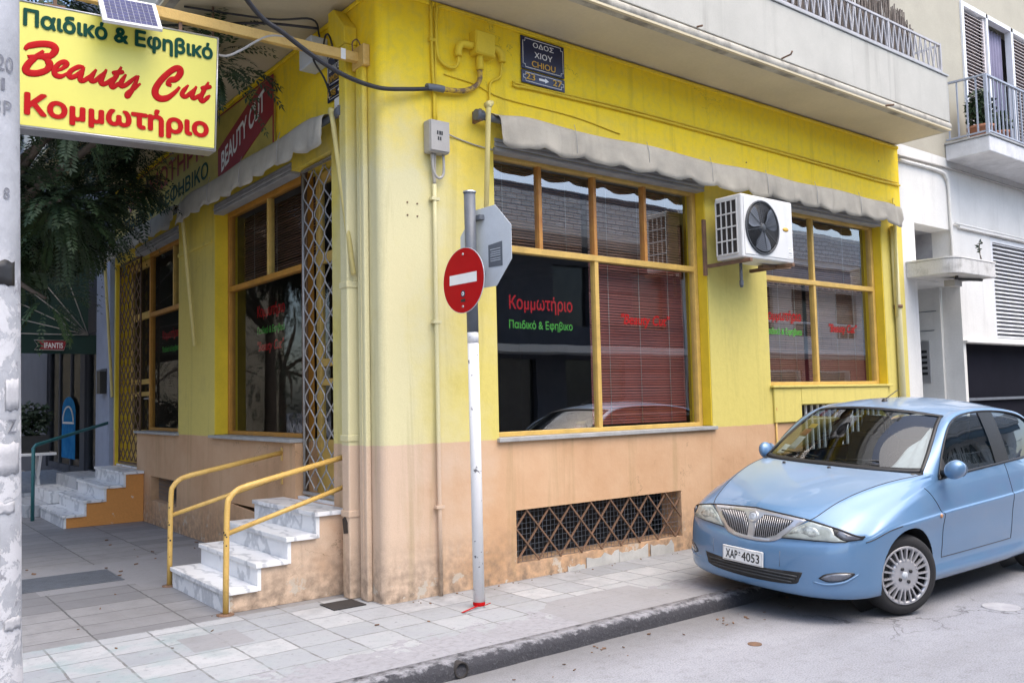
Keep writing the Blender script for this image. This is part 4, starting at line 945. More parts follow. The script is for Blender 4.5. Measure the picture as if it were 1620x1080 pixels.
mb = MB(); mb.box(x0-.01, x0+.03, -.03, -.003, 2.72, 3.30); mb.build('wall_rail', M['rust'], ac)
mb = MB(); mb.tube([(3.98, -.30, 2.84), (3.98, -.30, 2.58)], .016, 8); mb.lathe([(.022, 0), (.022, .05)], (3.98, -.30, 2.60), (0,0,1), 10); mb.build('drain', M['steel'], ac)
mb = MB(); mb.bar((4.30, -.30, 2.815), (4.72, -.36, 2.83), .06, .03); mb.build('cross_bar', M['rust'], ac)

# ---- no-entry / stop sign pole
rs = thing('road_sign', 'peeling white pole with a round red no entry sign and an octagonal sign back', 'road sign', (.48, -.53, 0))
mb = MB(); mb.tube([(.478, -.53, 0), (.474, -.53, 1.0), (.468, -.53, 2.0)], .0415, 16); mb.build('pole', M['whitepole'], rs)
mb = MB(); mb.tube([(.4685, -.53, 1.92), (.4675, -.53, 2.02)], .0425, 16); mb.build('bare_ring', M['whitepole'], rs)
mb = MB(); mb.tube([(.468, -.53, 2.0), (.462, -.53, 3.05)], .044, 16); mb.build('upper_pole', M['steel'], rs)
mb = MB(); mb.lathe([(.05, 0), (.05, .012), (.02, .016), (0, .016)], (.462, -.53, 3.045), (0,0,1), 16); mb.build('cap', M['alu'], rs)
nx = Vector((-1, -.06, .02)).normalized(); nu = Vector((0,0,1)); nu = (nu - nx*nu.dot(nx)).normalized(); nv = nu.cross(nx).normalized()
NC = Vector((.405, -.515, 2.385)); NR = .245
def disc(r, e, n=48): return [NC + nx*e + (nv*math.cos(a) + nu*math.sin(a))*r for a in (2*math.pi*k/n for k in range(n))]
mb = MB(); mb.prism(disc(NR, 0), nx*.004); pl = mb.build('no_entry_plate', M['alud'], rs)
mb = MB(); mb.prism(disc(NR-.004, .005), nx*.0008); mb.build('red_face', M['red'], pl)
th_ = R_(7); bu = nv*math.cos(th_) - nu*math.sin(th_); bw = nu*math.cos(th_) + nv*math.sin(th_)
bu = nv; bw = nu
def flat(c, u, v, w, h, e): return [c + nx*e + u*a*w/2 + v*b*h/2 for a, b in ((-1,-1), (1,-1), (1,1), (-1,1))]
tt = Vector((0,0,1)); mb = MB(); sh = .045
mb.prism([NC + nx*.0065 + nv*a*.162 + nu*(b*.037 + .012 - a*sh*.5*0) for a, b in ((-1,-1), (1,-1), (1,1), (-1,1))], nx*.0008); mb.build('white_bar', M['paint_w'], pl)
mb = MB()
for z in (.195, -.195): mb.lathe([(0, .008), (.009, .006), (.010, .0)], NC + nu*z + nx*.005, nx, 10)
mb.build('bolt', M['alu'], pl)
EY = NC - nu*.10 - nv*.0
mb = MB(); mb.prism([EY + nx*.0065 + (nv*math.cos(a) + nu*math.sin(a))*.026 for a in (2*math.pi*k/20 for k in range(20))], nx*.0008); es = mb.build('eye_sticker', M['plate'], pl)
mb = MB(); mb.prism([EY + nx*.0078 + (nv*math.cos(a) + nu*math.sin(a))*.015 for a in (2*math.pi*k/20 for k in range(20))], nx*.0006); mb.build('eye_white', M['paint_w'], es)
mb = MB(); mb.prism([EY + nx*.009 + (nv*math.cos(a) + nu*math.sin(a))*.007 for a in (2*math.pi*k/16 for k in range(16))], nx*.0006); mb.build('pupil', M['plate'], es)
mb = MB(); mb.prism([EY - nu*.05 + nx*.0065 + nv*a*.028 + nu*b*.012 for a, b in ((-1,-.8), (1,-1), (.9,1), (-.9,.7))], nx*.0006); mb.build('sticker_mark', M['black'], pl)
sx_ = Vector((1, .05, 0)).normalized(); sv = Vector((-.05, 1, 0)).normalized()
SC_ = Vector((.545, -.60, 2.63)); SR = .325
oc = [(math.cos(R_(22.5+45*k)), math.sin(R_(22.5+45*k))) for k in range(8)]
mb = MB(); mb.prism([SC_ + sv*c*SR + Vector((0,0,1))*s_*SR for c, s_ in oc], sx_*.004); st = mb.build('stop_plate', M['alud'], rs, bevel=.001)
mb = MB(); mb.prism([SC_ + sx_*.0055 + sv*c*(SR-.01) + Vector((0,0,1))*s_*(SR-.01) for c, s_ in oc], sx_*.0008); mb.build('red_face', M['red'], st)
text('STOP', 'lettering', M['paint_w'], st, SC_ + sx_*.008 - Vector((0,0,.1)), sv, (0,0,1), .46, .2, .02)
mb = MB(); mb.prism([SC_ - sx_*.001 + sv*a + Vector((0,0,b)) for a, b in ((-.20, -.16), (-.04, -.155), (-.04, .01), (-.20, .02))], -sx_*.0012); lb = mb.build('sticker', M['steel'], st)
mb = MB()
for z in (-.03, -.05, -.065, -.08, -.10, -.115): mb.prism([SC_ - sx_*.0035 + sv*a + Vector((0,0,b)) for a, b in ((-.18, z), (-.06 - random.uniform(0, .03), z), (-.06, z+.005), (-.18, z+.005))], -sx_*.0004)
mb.build('print', M['alud'], lb)
mb = MB()
for z in (2.84, 2.42): mb.box(.50, .545, -.60, -.47, z, z+.035)
mb.build('clamp', M['steel'], rs)
mb = MB()
for z in (2.55, 2.25): mb.box(.408, .44, -.57, -.48, z, z+.03)
mb.build('clamp', M['steel'], rs)
mb = MB(); mb.lathe([(.043, .0), (.046, .012), (.043, .028)], (.478, -.53, .014), (0,0,1), 16); mb.bar((.44, -.56, .02), (.28, -.60, .008), .014, .004); mb.bar((.50, -.575, .02), (.53, -.60, .035), .014, .004); mb.build('tape', M['red'], rs)

# ---- marble steps, hand rails
def steps(nm, label, x0, y0, y1, n, rise, tread, m_='marble', side='side', depth0=.0):
    t = thing(nm, label, 'steps', ((x0)/2, (y0+y1)/2, 0))
    for k in range(n):
        xa = x0 + k*tread; last = k == n-1
        mb = MB(); mb.box(xa-.018, (xa + tread - .002) if not last else .0 - .003, y0-.018, y1+.012, (k+1)*rise-.034, (k+1)*rise); mb.build('tread', M[m_], t, bevel=.004)
        mb = MB(); mb.box(xa, xa+.028, y0+.004, y1-.004, k*rise - (.034 if k else 0), (k+1)*rise-.034); mb.build('riser', M[m_], t)
    mb = MB()
    pts = [(x0+.027, 0)]
    for k in range(n):
        pts += [(x0 + k*tread + .027, (k+1)*rise-.035)]
        if k < n-1: pts += [(x0 + (k+1)*tread + .027, (k+1)*rise-.035)]
    pts += [(-.003, n*rise-.035), (-.003, 0)]
    mb.prism([(x, y0+.008, z) for x, z in pts], (0, y1-y0-.014, 0)); mb.build('side_wall', M[side], t, bevel=.004)
    return t
M['side'] = painted_wall('steps side render', (.56, .34, .20), (.56, .33, .19), PCH, 9.0)
M['side2'] = mat('orange render', (.62, .27, .07), .85, .2, 5, col2=(.60, .54, .46), lo=.66, hi=.69, bumpy=.3, bscale=40)
steps('entrance_steps', 'white veined marble steps with peach side between the two near hand rails', -.99, .55, 1.82, 4, .165, .235)
steps('entrance_steps', 'white marble steps with orange flaking side at the far shop door', -.96, 6.42, 8.0, 4, .165, .235, side='side2')
def handrail(y, label, x0=-.99, top=(.80, .93), wall=1.085, mid=(.575, .855)):
    t = thing('hand_rail', label, 'hand rail', (x0, y, 0), group='yellow tubular hand rails')
    xm = -.0
    mb = MB(); mb.tube([(x0-.01, y, 0)] + catmull([(x0-.008, y, .3), (x0, y, .74), (x0+.02, y, .83), (x0+.08, y, .885), (x0+.16, y, .91)], 5) + [(xm, y, wall)], .0215, 12); mb.build('top_rail', M['rail'], t)
    mb = MB(); mb.tube([(x0, y, mid[0]), (xm, y, mid[1])], .0185, 12); mb.build('lower_rail', M['rail'], t)
    for z in (wall, mid[1]):
        mb = MB(); mb.box(-.012, -.003, y-.02, y+.02, z-.075, z+.045); mb.build('wall_plate', M['rail'], t, bevel=.004)
    mb = MB(); mb.lathe([(.06, 0), (.06, .008), (.025, .012)], (x0-.01, y, 0), (0,0,1), 14); mb.build('foot', M['rust'], t)
    mb = MB(); rr = random.Random(int(y*100))
    for k in range(14):
        z = rr.uniform(.08, .75); a = rr.uniform(2.4, 4.6); mb.lathe([(rr.uniform(.004, .009), .0), (0, .002)], (x0-.005 + .0213*math.cos(a), y + .0213*math.sin(a), z), (math.cos(a), math.sin(a), 0), 6)
    mb.build('paint_chip', M['black'], t)
    return t
handrail(.53, 'chipped yellow hand rail on the corner side of the marble steps')
handrail(1.87, 'yellow hand rail on the far side of the near marble steps', wall=1.06, mid=(.585, .845))
mb = MB(); mb.box(-2.12, -1.22, 2.42, 3.05, .002, .008)
for i in range(24): y = 2.44 + i*.025; mb.box(-2.10, -1.24, y, y+.011, .008, .013)
whole(mb.build('floor_grate', M['steel']), 'dark ribbed metal grate set in the shaded pavement', 'grate')
mb = MB(); mb.box(-.36, -.10, .10, .34, .002, .008); whole(mb.build('drain_cover', M['dark']), 'small dark drain cover at the foot of the corner', 'drain cover')
mb = MB(); mb.lathe([(.035, .0), (.04, -.012), (.048, -.012), (.048, .10), (.0, .10)], (-.36, -1.515, -.05), (0, 1, 0), 18); whole(mb.build('drain_pipe', M['dark']), 'round drain pipe mouth in the dark kerb face', 'drain pipe')
def cover(x, y, r, z=-.0945, lab='', m_='steel'):
    mb = MB(); mb.lathe([(0, .004), (r*.8, .004), (r*.84, .002), (r*.88, .004), (r, .004), (r, 0)], (x, y, z), (0,0,1), 24); whole(mb.build('manhole_cover', M[m_]), lab, 'manhole cover')
cover(1.43, -2.22, .045, lab='small round dark cap in the road ahead of the car', m_='rust')
cover(3.52, -2.83, .13, lab='worn round cover in the road beside the car', m_='concrete')
# ================================================================== THE WHITE HOUSE NEXT DOOR (street side, right)
nb = thing('white_house', 'white rendered house right of the yellow shop, with recessed entrance and upper balcony', 'building', (7.8, 0, 0))
HW = [(8.2, 9.42, -.2, 2.98), (8.2, 9.22, 3.19, 3.76), (10.48, 14.2, 2.18, 3.80), (9.50, 15.0, -.2, 2.17)]
mb = MB(); us, zs = wallgrid(HW, 7.81, 20, -.25, 4.80); wall(mb, 'x', us, zs, HW, .03, .30); mb.build('wall', M['white'], nb, weld=.0005)
mb = MB()
mb.box(9.424, 9.498, .302, 1.3, -.2, 2.17); mb.build('doorway_wall', M['white'], nb, bevel=.01)
mb = MB(); mb.box(9.36, 9.422, .302, 1.3, -.2, 2.98); mb.box(8.14, 8.2, .302, 1.3, -.2, 2.98); mb.box(8.2, 9.36, .302, 1.3, 2.98, 3.0); mb.build('doorway_reveal', M['white'], nb)
mb = MB(); mb.box(8.2, 9.36, 1.25, 1.29, -.2, 2.98); mb.build('door', M['steel'], nb)
mb = MB(); mb.box(8.2, 9.22, .55, .60, 3.0, 3.8); mb.box(9.222, 9.25, .302, .6, 3.0, 3.8); mb.box(8.17, 8.198, .302, .6, 3.0, 3.8); mb.box(8.2, 9.22, .302, .6, 3.762, 3.8); mb.build('niche_back', M['concrete'], nb)
mb = MB(); mb.box(9.343, 9.358, .48, .64, 1.60, 2.22); ic = mb.build('intercom', M['alu'], nb, bevel=.004)
mb = MB()
for z in (1.72, 1.80, 1.88, 1.96, 2.04): mb.box(9.338, 9.342, .52, .60, z, z+.04)
mb.build('button', M['black'], ic)
mb = MB(); mb.box(9.352, 9.358, .40, .75, 2.36, 2.37); mb.box(9.352, 9.358, .36, .70, 2.64, 2.65); mb.build('crack', M['steel'], nb)
# entrance canopy with a rounded corner
cp = [(7.92, .03), (7.92, -.42)] + [(8.10 - .18*math.cos(a), -.42 - .20*math.sin(a)) for a in (math.pi/2*k/8 for k in range(1, 9))] + [(9.05, -.62), (9.05, .03)]
mb = MB(); mb.prism([(x, y, 2.985) for x, y in cp], (0, 0, .195)); cn = mb.build('entrance_canopy', M['stain'] if 'stain' in M else M['cream'], nb, bevel=.01)
mb = MB(); mb.prism([(8.485 + (x-8.485)*1.015, (y+.3)*1.02 - .3 if y < 0 else y, 3.182) for x, y in cp], (0, 0, .02)); mb.build('canopy_top', M['white'], nb)
mb = MB(); mb.box(8.35, 8.55, -.40, -.25, 2.86, 2.95); mb.build('porch_lamp', M['box'], cn, bevel=.01)
mb = MB(); mb.tube([(8.3, -.45, 2.975), (8.42, -.38, 2.955), (8.9, -.5, 2.96)], .02, 6); mb.build('lamp_cable', M['black'], cn)
# louvre shutter, dark garage shutter
mb = MB(); mb.box(10.49, 10.56, .04, .12, 2.19, 3.79); mb.box(14.1, 14.19, .04, .12, 2.19, 3.79); mb.box(10.56, 14.1, .04, .12, 3.72, 3.79); mb.box(10.56, 14.1, .04, .12, 2.19, 2.26); sf = mb.build('window_shutter', M['whitem'], nb)
mb = MB(); z = 2.27
while z < 3.70: mb.prism([(10.56, .05, z), (10.56, .10, z+.04), (10.56, .11, z+.05), (10.56, .055, z+.012)], (3.54, 0, 0)); z += .062
mb.build('louvres', M['whitem'], sf, recalc=True)
mb = MB(); mb.box(10.5, 14.2, .14, .16, 2.2, 3.8); mb.build('shutter_back', M['slatback2'], nb)
mb = MB(); mb.box(9.5, 15, .2, .22, -.2, 2.17); mb.build('garage_shutter', M['navy'], nb)
mb = MB(); mb.box(9.5, 15, .15, .19, 1.33, 1.37); mb.build('garage_bar', M['steel'], nb)
mb = MB(); mb.box(9.42, 14.4, -.03, .028, 2.165, 2.195); mb.build('window_sill', M['white'], nb, bevel=.005)
mb = MB(); mb.box(9.42, 14.4, -.02, .028, 3.81, 3.85); mb.tube([(9.30, -.01, 3.86), (9.55, -.01, 3.86), (20, -.01, 3.84)], .02, 6); mb.build('shutter_rail', M['white'], nb)
# drain pipe lines and the ledge
mb = MB(); mb.tube(catmull([(7.83, .0, 4.56), (8.9, .0, 4.57), (9.12, .0, 4.5), (9.18, .0, 4.3), (9.19, .0, 3.3), (9.19, 0, 2.99)], 6), .022, 8); mb.build('drain_pipe', M['white'], nb)
mb = MB(); mb.tube([(7.83, .01, 4.62), (9.4, .01, 4.66), (20, .01, 4.66)], .016, 6); mb.build('wall_cable', M['box'], nb)
# upper storey (beige) with shutters, open window
HU = [(9.90, 14.0, 4.98, 7.32)]
mb = MB(); us, zs = wallgrid(HU, 7.81, 20, 4.80, 12); wall(mb, 'x', us, zs, HU, .03, .30); mb.build('upper_wall', M['beige'], nb, weld=.0005)
mb = MB(); mb.box(9.9, 9.98, -.0, .10, 4.99, 7.31); mb.box(10.72, 10.78, .0, .08, 4.99, 7.31); mb.box(11.60, 11.68, .0, .10, 4.99, 7.31); mb.box(9.98, 13.9, .0, .10, 7.24, 7.31); wf = mb.build('window', M['whitem'], nb, bevel=.004)
for a, b in ((9.99, 10.71), (11.70, 12.6)):
    mb = MB(); z = 5.02; mb.box(a, a+.05, .03, .07, 5, 7.23); mb.box(b-.05, b, .03, .07, 5, 7.23)
    while z < 7.2: mb.prism([(a+.05, .03, z), (a+.05, .075, z+.03), (a+.05, .085, z+.038), (a+.05, .035, z+.010)], (b-a-.1, 0, 0)); z += .055
    mb.build('shutter', M['shut'], wf)
    mb = MB(); mb.box(a+.05, b-.05, .09, .11, 5, 7.2); mb.build('shutter_back', M['slatback'], wf)
mb = MB(); mb.box(9.7, 14.2, .9, .92, 4.8, 9); mb.box(9.7, 14.2, .302, .9, 7.34, 7.36); mb.box(9.7, 9.72, .302, .9, 4.8, 7.34); mb.build('room', M['dark'], nb)
rows = [[(11.0 + .60*i/30, .16 + .02*math.sin(i*1.3), z) for i in range(31)] for z in (5.0, 6.9, 7.22)]
mb = MB(); mb.grid(rows); mb.build('curtain', M['curt'], nb, solid=.004)
# balcony of the upper storey
mb = MB(); mb.box(9.2, 20, -.58, .028, 4.76, 4.985); mb.build('balcony_slab', M['cream2'], nb, bevel=.015)
mb = MB(); mb.box(9.18, 20, -.60, .028, 4.987, 5.01); mb.build('balcony_edge', M['sill'], nb, bevel=.004)
mb = MB()
mb.bar((9.24, -.55, 5.85), (20, -.55, 5.85), .045, .025); mb.bar((9.24, -.55, 5.06), (20, -.55, 5.06), .03, .02)
mb.bar((9.24, -.55, 5.85), (9.24, .02, 5.88), .045, .025); mb.bar((9.24, -.55, 5.06), (9.24, .02, 5.06), .03, .02)
for x in (9.24, 10.9, 12.6, 14.3): mb.bar((x, -.55, 5.0), (x, -.55, 5.85), .04)
x = 9.36
while x < 15: mb.bar((x, -.55, 5.06), (x, -.55, 5.85), .018); x += .125
for y in (-.42, -.29, -.16, -.03): mb.bar((9.24, y, 5.06), (9.24, y, 5.86), .018)
mb.build('railing', M['railb'], nb)
def leafball(mb, c, r, n, sz, rnd, up=.6):
    for i in range(n):
        d = Vector((rnd.gauss(0, 1), rnd.gauss(0, 1), rnd.gauss(0, 1))).normalized()*(rnd.random()**.45)
        p = Vector(c) + Vector((d.x*r[0], d.y*r[1], d.z*r[2]))
        a = Vector((rnd.gauss(0, 1), rnd.gauss(0, 1), rnd.gauss(0, .6))).normalized(); b = a.cross(Vector((rnd.gauss(0, 1), rnd.gauss(0, 1), rnd.gauss(0, 1)))).normalized()
        s = sz*rnd.uniform(.6, 1.3)
        mb.poly([p - a*s, p + b*s*.42, p + a*s, p - b*s*.42])
rnd = random.Random(5)
for (x, y, h, r, lab, n) in ((9.62, -.30, .52, .17, 'leafy potted plant by the left end of the upper balcony', 520), (10.15, -.32, .30, .15, 'low potted plant further right on the upper balcony', 240)):
    t = thing('potted_plant', lab, 'potted plant', (x, y, 5.01))
    mb = MB(); mb.lathe([(0, 0), (r*.72, 0), (r, .19), (r*1.1, .19), (r*1.1, .23), (r*.95, .23), (r*.9, .18), (0, .18)], (x, y, 5.01), (0,0,1), 20); mb.build('pot', M['terra'], t)
    mb = MB()
    for k in range(7): a = rnd.uniform(0, 6.3); mb.tube([(x, y, 5.15), (x + .05*math.cos(a), y + .05*math.sin(a), 5.3), (x + .14*math.cos(a), y + .14*math.sin(a), 5.2 + h*rnd.uniform(.6, 1))], .007, 4)
    mb.build('stem', M['bark'], t)
    mb = MB(); leafball(mb, (x, y, 5.25 + h*.45), (.24, .2, h*.6), n, .055, rnd); mb.build('foliage', M['leaf'], t, recalc=False)
# plant sprig growing on the canopy
t = thing('wild_sprig', 'thin dry weed growing on top of the entrance canopy', 'weed', (9.02, -.45, 3.2))
mb = MB(); mb.tube([(9.02, -.45, 3.2), (9.0, -.45, 3.35), (9.0, -.45, 3.50)], .006, 4); mb.tube([(9.0, -.45, 3.33), (9.08, -.45, 3.22)], .005, 4); mb.build('stem', M['bark'], t)
mb = MB(); leafball(mb, (9.0, -.45, 3.44), (.05, .04, .10), 26, .03, rnd); mb.build('leaves', M['leafd'], t, recalc=False)

# ================================================================== BEYOND THE SHOP ON THE SHADED SIDE STREET
g = thing('grey_house', 'blue grey building beyond the shop with dark shopfront glazing on the side street', 'building', (0, 8.2, 0))
mb = MB(); mb.box(-.02, .5, 8.28, 9.12, -.2, 4.4); mb.build('pillar', M['blueg'], g, bevel=.01)
HS = [(9.4, 12.2, .25, 2.9), (12.6, 16.0, .25, 2.9)]
mb = MB(); us, zs = wallgrid(HS, 9.12, 26, -.2, 9); wall(mb, 'y', us, zs, HS, .45, .7); mb.box(.0, .7, 8.1, 26, 4.41, 9); mb.build('wall', M['bluegd'], g)
for a, b in HS and ((9.4, 12.2), (12.6, 16.0)):
    mb = MB(); n = 3
    for k in range(n+1): y = a + (b-a)*k/n; mb.box(.5, .56, y-.04, y+.04, .25, 2.9)
    mb.box(.5, .56, a+.04, b-.04, 2.82, 2.9); mb.box(.5, .56, a+.04, b-.04, .25, .36); fo = mb.build('shopfront', M['bluegd'], g)
    mb = MB(); mb.poly([(.53, a, .3), (.53, b, .3), (.53, b, 2.85), (.53, a, 2.85)]); mb.build('pane', M['glass'], fo, recalc=False)
mb = MB(); mb.box(.7, 5, 9.3, 9.32, 0, 3); mb.box(4.9, 5, 9.3, 16.2, 0, 3); mb.box(.7, 5, 16.2, 16.22, 0, 3); mb.box(.7, 5, 9.3, 16.2, 3, 3.02); mb.build('inner_wall', M['room'], g)
mb = MB(); mb.prism([(.495, 13.2, .50), (.495, 14.5, .50), (.495, 14.5, 1.45)] + [(.495, 13.85 + .65*math.cos(a), 1.45 + .30*math.sin(a)) for a in (math.pi*k/10 for k in range(1, 10))] + [(.495, 13.2, 1.45)], (-.006, 0, 0))
ps = whole(mb.build('poster', M['bluep']), 'blue poster with pale arch on the dark shopfront glass', 'poster')
mb = MB(); pts = [(.485, 13.85 + .5*math.cos(a), 1.25 + .30*math.sin(a)) for a in (math.pi*k/14 for k in range(15))]; mb.tube(pts, .018, 5); mb.box(.48, .487, 13.3, 14.4, 1.20, 1.24); o = mb.build('arch_mark', M['paint_w']); o.data.transform(Matrix.Translation(-ps.location)); o.parent = ps
t = thing('letter_box', 'small dark letter box on the blue grey pillar', 'letter box', (-.06, 8.5, 1.72))
mb = MB(); mb.box(-.12, -.024, 8.40, 8.62, 1.72, 2.06); mb.build('box', M['black'], t, bevel=.006); mb = MB(); mb.prism([(-.14, 8.39, 2.06), (-.022, 8.39, 2.06), (-.022, 8.39, 2.10), (-.10, 8.39, 2.09)], (0, .24, 0)); mb.build('lid', M['steel'], t)
# dark green awning with quarter-dome end and tag
t = thing('green_awning', 'dark green domed awning with pale seams and a red tag, beyond the shop', 'awning', (0, 12, 2.3))
HX, HZ, HR_ = -.02, 2.70, 1.5
prof = [Vector((HX - HR_*math.cos(a), 0, HZ + HR_*math.sin(a))) for a in (math.pi/2*k/14 for k in range(15))]
mb = MB(); mb.grid([[p + Vector((0, 9.7 + y, 0)) for p in prof] for y in (0, 1.4, 2.8, 4.2, 5.6)]); mb.poly([Vector((HX, 9.7, HZ))] + [p + Vector((0, 9.7, 0)) for p in prof]); cv = mb.build('canvas', M['gcanvas'], t, solid=.006)
mb = MB(); mb.grid([[(.42, 9.695, HZ), (HX - HR_, 9.695, HZ), (HX - HR_, 15.3, HZ)], [(.42, 9.695, HZ-.31), (HX - HR_, 9.695, HZ-.31), (HX - HR_, 15.3, HZ-.31)]], smooth=False); mb.build('valance', M['gcanvas'], t, solid=.006)
for k in (2, 4, 6, 8, 11):
    a = math.pi/2*k/14; mb = MB(); mb.tube([(HX, 9.688, HZ), (HX - HR_*math.cos(a), 9.688, HZ + HR_*math.sin(a)), (HX - (HR_+.01)*math.cos(a), 15.3, HZ + (HR_+.01)*math.sin(a))], .009, 4); mb.build('seam', M['box'], t)
mb = MB(); mb.tube([(HX, 9.685, HZ), (HX - HR_, 9.685, HZ)], .01, 4); mb.build('seam', M['box'], t)
tq = Vector((1, 0, 0)); tn = Vector((0, -1, 0)); tc = Vector((-.55, 9.69, 2.525))
mb = MB(); mb.prism([tc + tn*.008 + tq*a + Vector((0,0,b)) for a, b in ((-.19, -.075), (-.14, -.01), (-.22, .075), (.21, .075), (.17, -.075))], tn*.004); tg = mb.build('tag', M['dred'], t)
mb = MB(); mb.tube([tc + tn*.014 + tq*a + Vector((0,0,b)) for a, b in ((-.26, .075), (-.20, -.01), (-.25, -.075), (.17, -.08), (.215, .08))], .008, 4, closed=True); mb.build('tag_border', M['box'], tg)
text('IFANTIS', 'lettering', M['paint_w'], tg, tc + tn*.014 + Vector((.02,0,-.045)), tq, (0,0,1), .27, .085, .015)
# far stairs, landing, rails, plant table
t = thing('grey_steps', 'grey and white marble steps with broad landing at the neighbouring shop', 'steps', (-.6, 8.9, 0))
for k, (x0, y0) in enumerate(((-1.15, 8.05), (-.85, 8.05), (-.5, 8.06))):
    mb = MB(); mb.box(x0, .0-.025 if y0 < 8.2 else .4, y0 + .0, 9.5 + .0, .17*k + .001*k, .17*(k+1)); mb.build('step', M['marbled'] if k != 1 else M['marble'], t, bevel=.006)
mb = MB(); mb.box(-1.6, .44, 9.52, 15, 0, .22); mb.build('landing', M['marbled'], t, bevel=.006)
t = thing('teal_hand_rail', 'teal tubular hand rail rising to the blue grey pillar', 'hand rail', (-1.1, 8.2, 0))
mb = MB(); mb.tube([(-1.12, 7.62, 0), (-1.12, 7.62, .98), (-1.08, 7.66, 1.02), (-.02, 8.32, 1.28)], .024, 10); mb.build('rail', M['teal'], t)
t = thing('plant_table', 'white folding table carrying dark plant crates beyond the far steps', 'table', (-1.05, 9.6, 0))
mb = MB(); mb.box(-1.75, -.55, 9.2, 9.9, .80, .84); mb.build('table_top', M['whitem'], t, bevel=.006)
for x in (-1.6, -.75):
    for s in (-1, 1):
        mb = MB(); mb.bar((x, 9.55 + s*.22, .8), (x, 9.55 - s*.0, .45), .04); mb.bar((x, 9.55, .45), (x, 9.55 + s*.26, .0), .04); mb.build('leg', M['whitem'], t)
for i, (x, lab) in enumerate(((-1.35, 'dark crate of bushy plants on the white table, nearer the street'), (-.85, 'dark crate of bushy plants on the white table, nearer the wall'))):
    t = thing('plant_crate', lab, 'plant crate', (x, 9.55, .84))
    mb = MB(); mb.box(x-.22, x+.22, 9.3, 9.8, .842, 1.10); mb.build('crate', M['black'], t, bevel=.01)
    mb = MB(); leafball(mb, (x, 9.55, 1.36), (.30, .32, .28), 420, .06, rnd); mb.build('foliage', M['leafd'], t, recalc=False)
# a building closing the side street's view, and the row across that street
def block(nm, lab, x0, x1, y0, y1, h, face, wins, m_, loc, axis):
    """plain rendered house: wall with window openings, dark glass, sills, balconies with slabs"""
    t = thing(nm, lab, 'building', loc)
    mb = MB(); f, b = face
    u0, u1 = (x0, x1) if axis == 'x' else (y0, y1)
    us, zs = wallgrid(wins, u0, u1, -.2, h); wall(mb, axis, us, zs, wins, f, b)
    mb.build('wall', M[m_], t)
    mb = MB(); mb.box(x0, x1, y0, y1, h, h+.15); mb.build('roof', M['concrete'], t)
    s = 1 if b > f else -1; g = f + s*.14
    for w in wins:
        mb = MB()
        if axis == 'x': mb.poly([(w[0], g, w[2]), (w[1], g, w[2]), (w[1], g, w[3]), (w[0], g, w[3])])
        else: mb.poly([(g, w[0], w[2]), (g, w[1], w[2]), (g, w[1], w[3]), (g, w[0], w[3])])
        mb.build('window', M['wdark'], t)
    return t
M['wdark'] = mat('dark window', (.03, .035, .04), .15, .2, 3, bumpy=0)
M['redbase'] = mat('red painted base', (.45, .06, .06), .7, .2, 3)
wn = [(a, a+1.5, z, z+1.6) for a in (-8, -4.5, -1, 2.5) for z in (1.0, 4.2, 7.4)]
block('far_house', 'pale house closing the view down the shaded side street', -10, 6, 26.5, 27, 9, (26, 26.4), wn, 'beige', (-2, 26, 0), 'x')
wn = [(a, a+1.4, z, z+1.7) for a in (-7, -3.5, 0, 3.5, 7, 10.5, 14, 17.5, 21) for z in (.9, 4.3)]
block('side_street_house', 'house across the side street, off to the left', -13, -12.4, -9, 26.4, 8, (-12, -12.4), wn, 'beige', (-12, 6, 0), 'y')
# the house across the street (seen mirrored in the shop windows)
wn = [(a, a+1.3, 3.4, 5.0) for a in (-1, 1.8, 5.0, 8.2, 11.4, 14.4)] + [(a, a+2.2, .3, 2.5) for a in (-1, 2.2, 5.4, 8.6, 11.8)]
od = block('opposite_house', 'house across the street, walls darkened to dim the window reflections, opposite the shop corner', -2, 16.4, -12, -11.4, 7.0, (-11, -11.4), wn, 'bluegd', (7, -11, 0), 'x')  # unseen dark front, shaped to keep the first window's reflections dark
mb = MB(); mb.box(-1.5, 16.2, -10.998, -10.0, 2.62, 2.8); mb.build('balcony_slab', M['white'], od)
mb = MB(); mb.box(-1.5, 16.2, -10.998, -9.9, 5.55, 5.72); mb.build('balcony_slab', M['white'], od)
mb = MB(); mb.box(-1.5, 16.2, -9.98, -9.9, 5.722, 6.5); mb.build('balcony_parapet', M['brickw'], od)
wn = [(a, a+1.3, 3.4, 5.0) for a in (17.2, 19.6, 22.0, 24.6, 27.2)] + [(a, a+1.8, .35, 2.2) for a in (17.4, 20.4, 23.4, 26.4)]
op = block('opposite_house', 'pale house across the street with brick-faced balconies and a blue grey awning', 16.5, 31, -12, -11.4, 7.0, (-11, -11.4), wn, 'whiteb', (24, -11, 0), 'x')
mb = MB(); mb.box(16.6, 30, -10.998, -10.9, 0, .34); mb.box(16.6, 30, -10.997, -10.93, 2.25, 2.62)
for a in (16.6, 19.25, 22.25, 25.25): mb.box(a, a+1.1, -10.997, -10.94, .342, 2.248)
mb.build('base', M['redbase'], op)
mb = MB(); mb.box(16.6, 30, -10.998, -9.8, 5.55, 5.72); mb.build('balcony_slab', M['whiteb'], op)
mb = MB(); mb.box(16.6, 30, -10.998, -9.8, 2.72, 2.85); mb.build('balcony_slab', M['whiteb'], op)
mb = MB(); mb.box(16.6, 30, -9.85, -9.75, 5.722, 6.5); mb.build('balcony_parapet', M['brickw'], op)
mb = MB(); n = 160; rows = [[(16.7 + 13*i/n, -9.9 + .05*k, 5.5 - .30*k - (.09*abs(math.sin(i*math.pi/4)) if k == 2 else 0)) for i in range(n+1)] for k in range(3)]
mb.grid(rows); mb.build('awning_canvas', M['blueawn'], op, solid=.01)
mb = MB(); x = 16.8
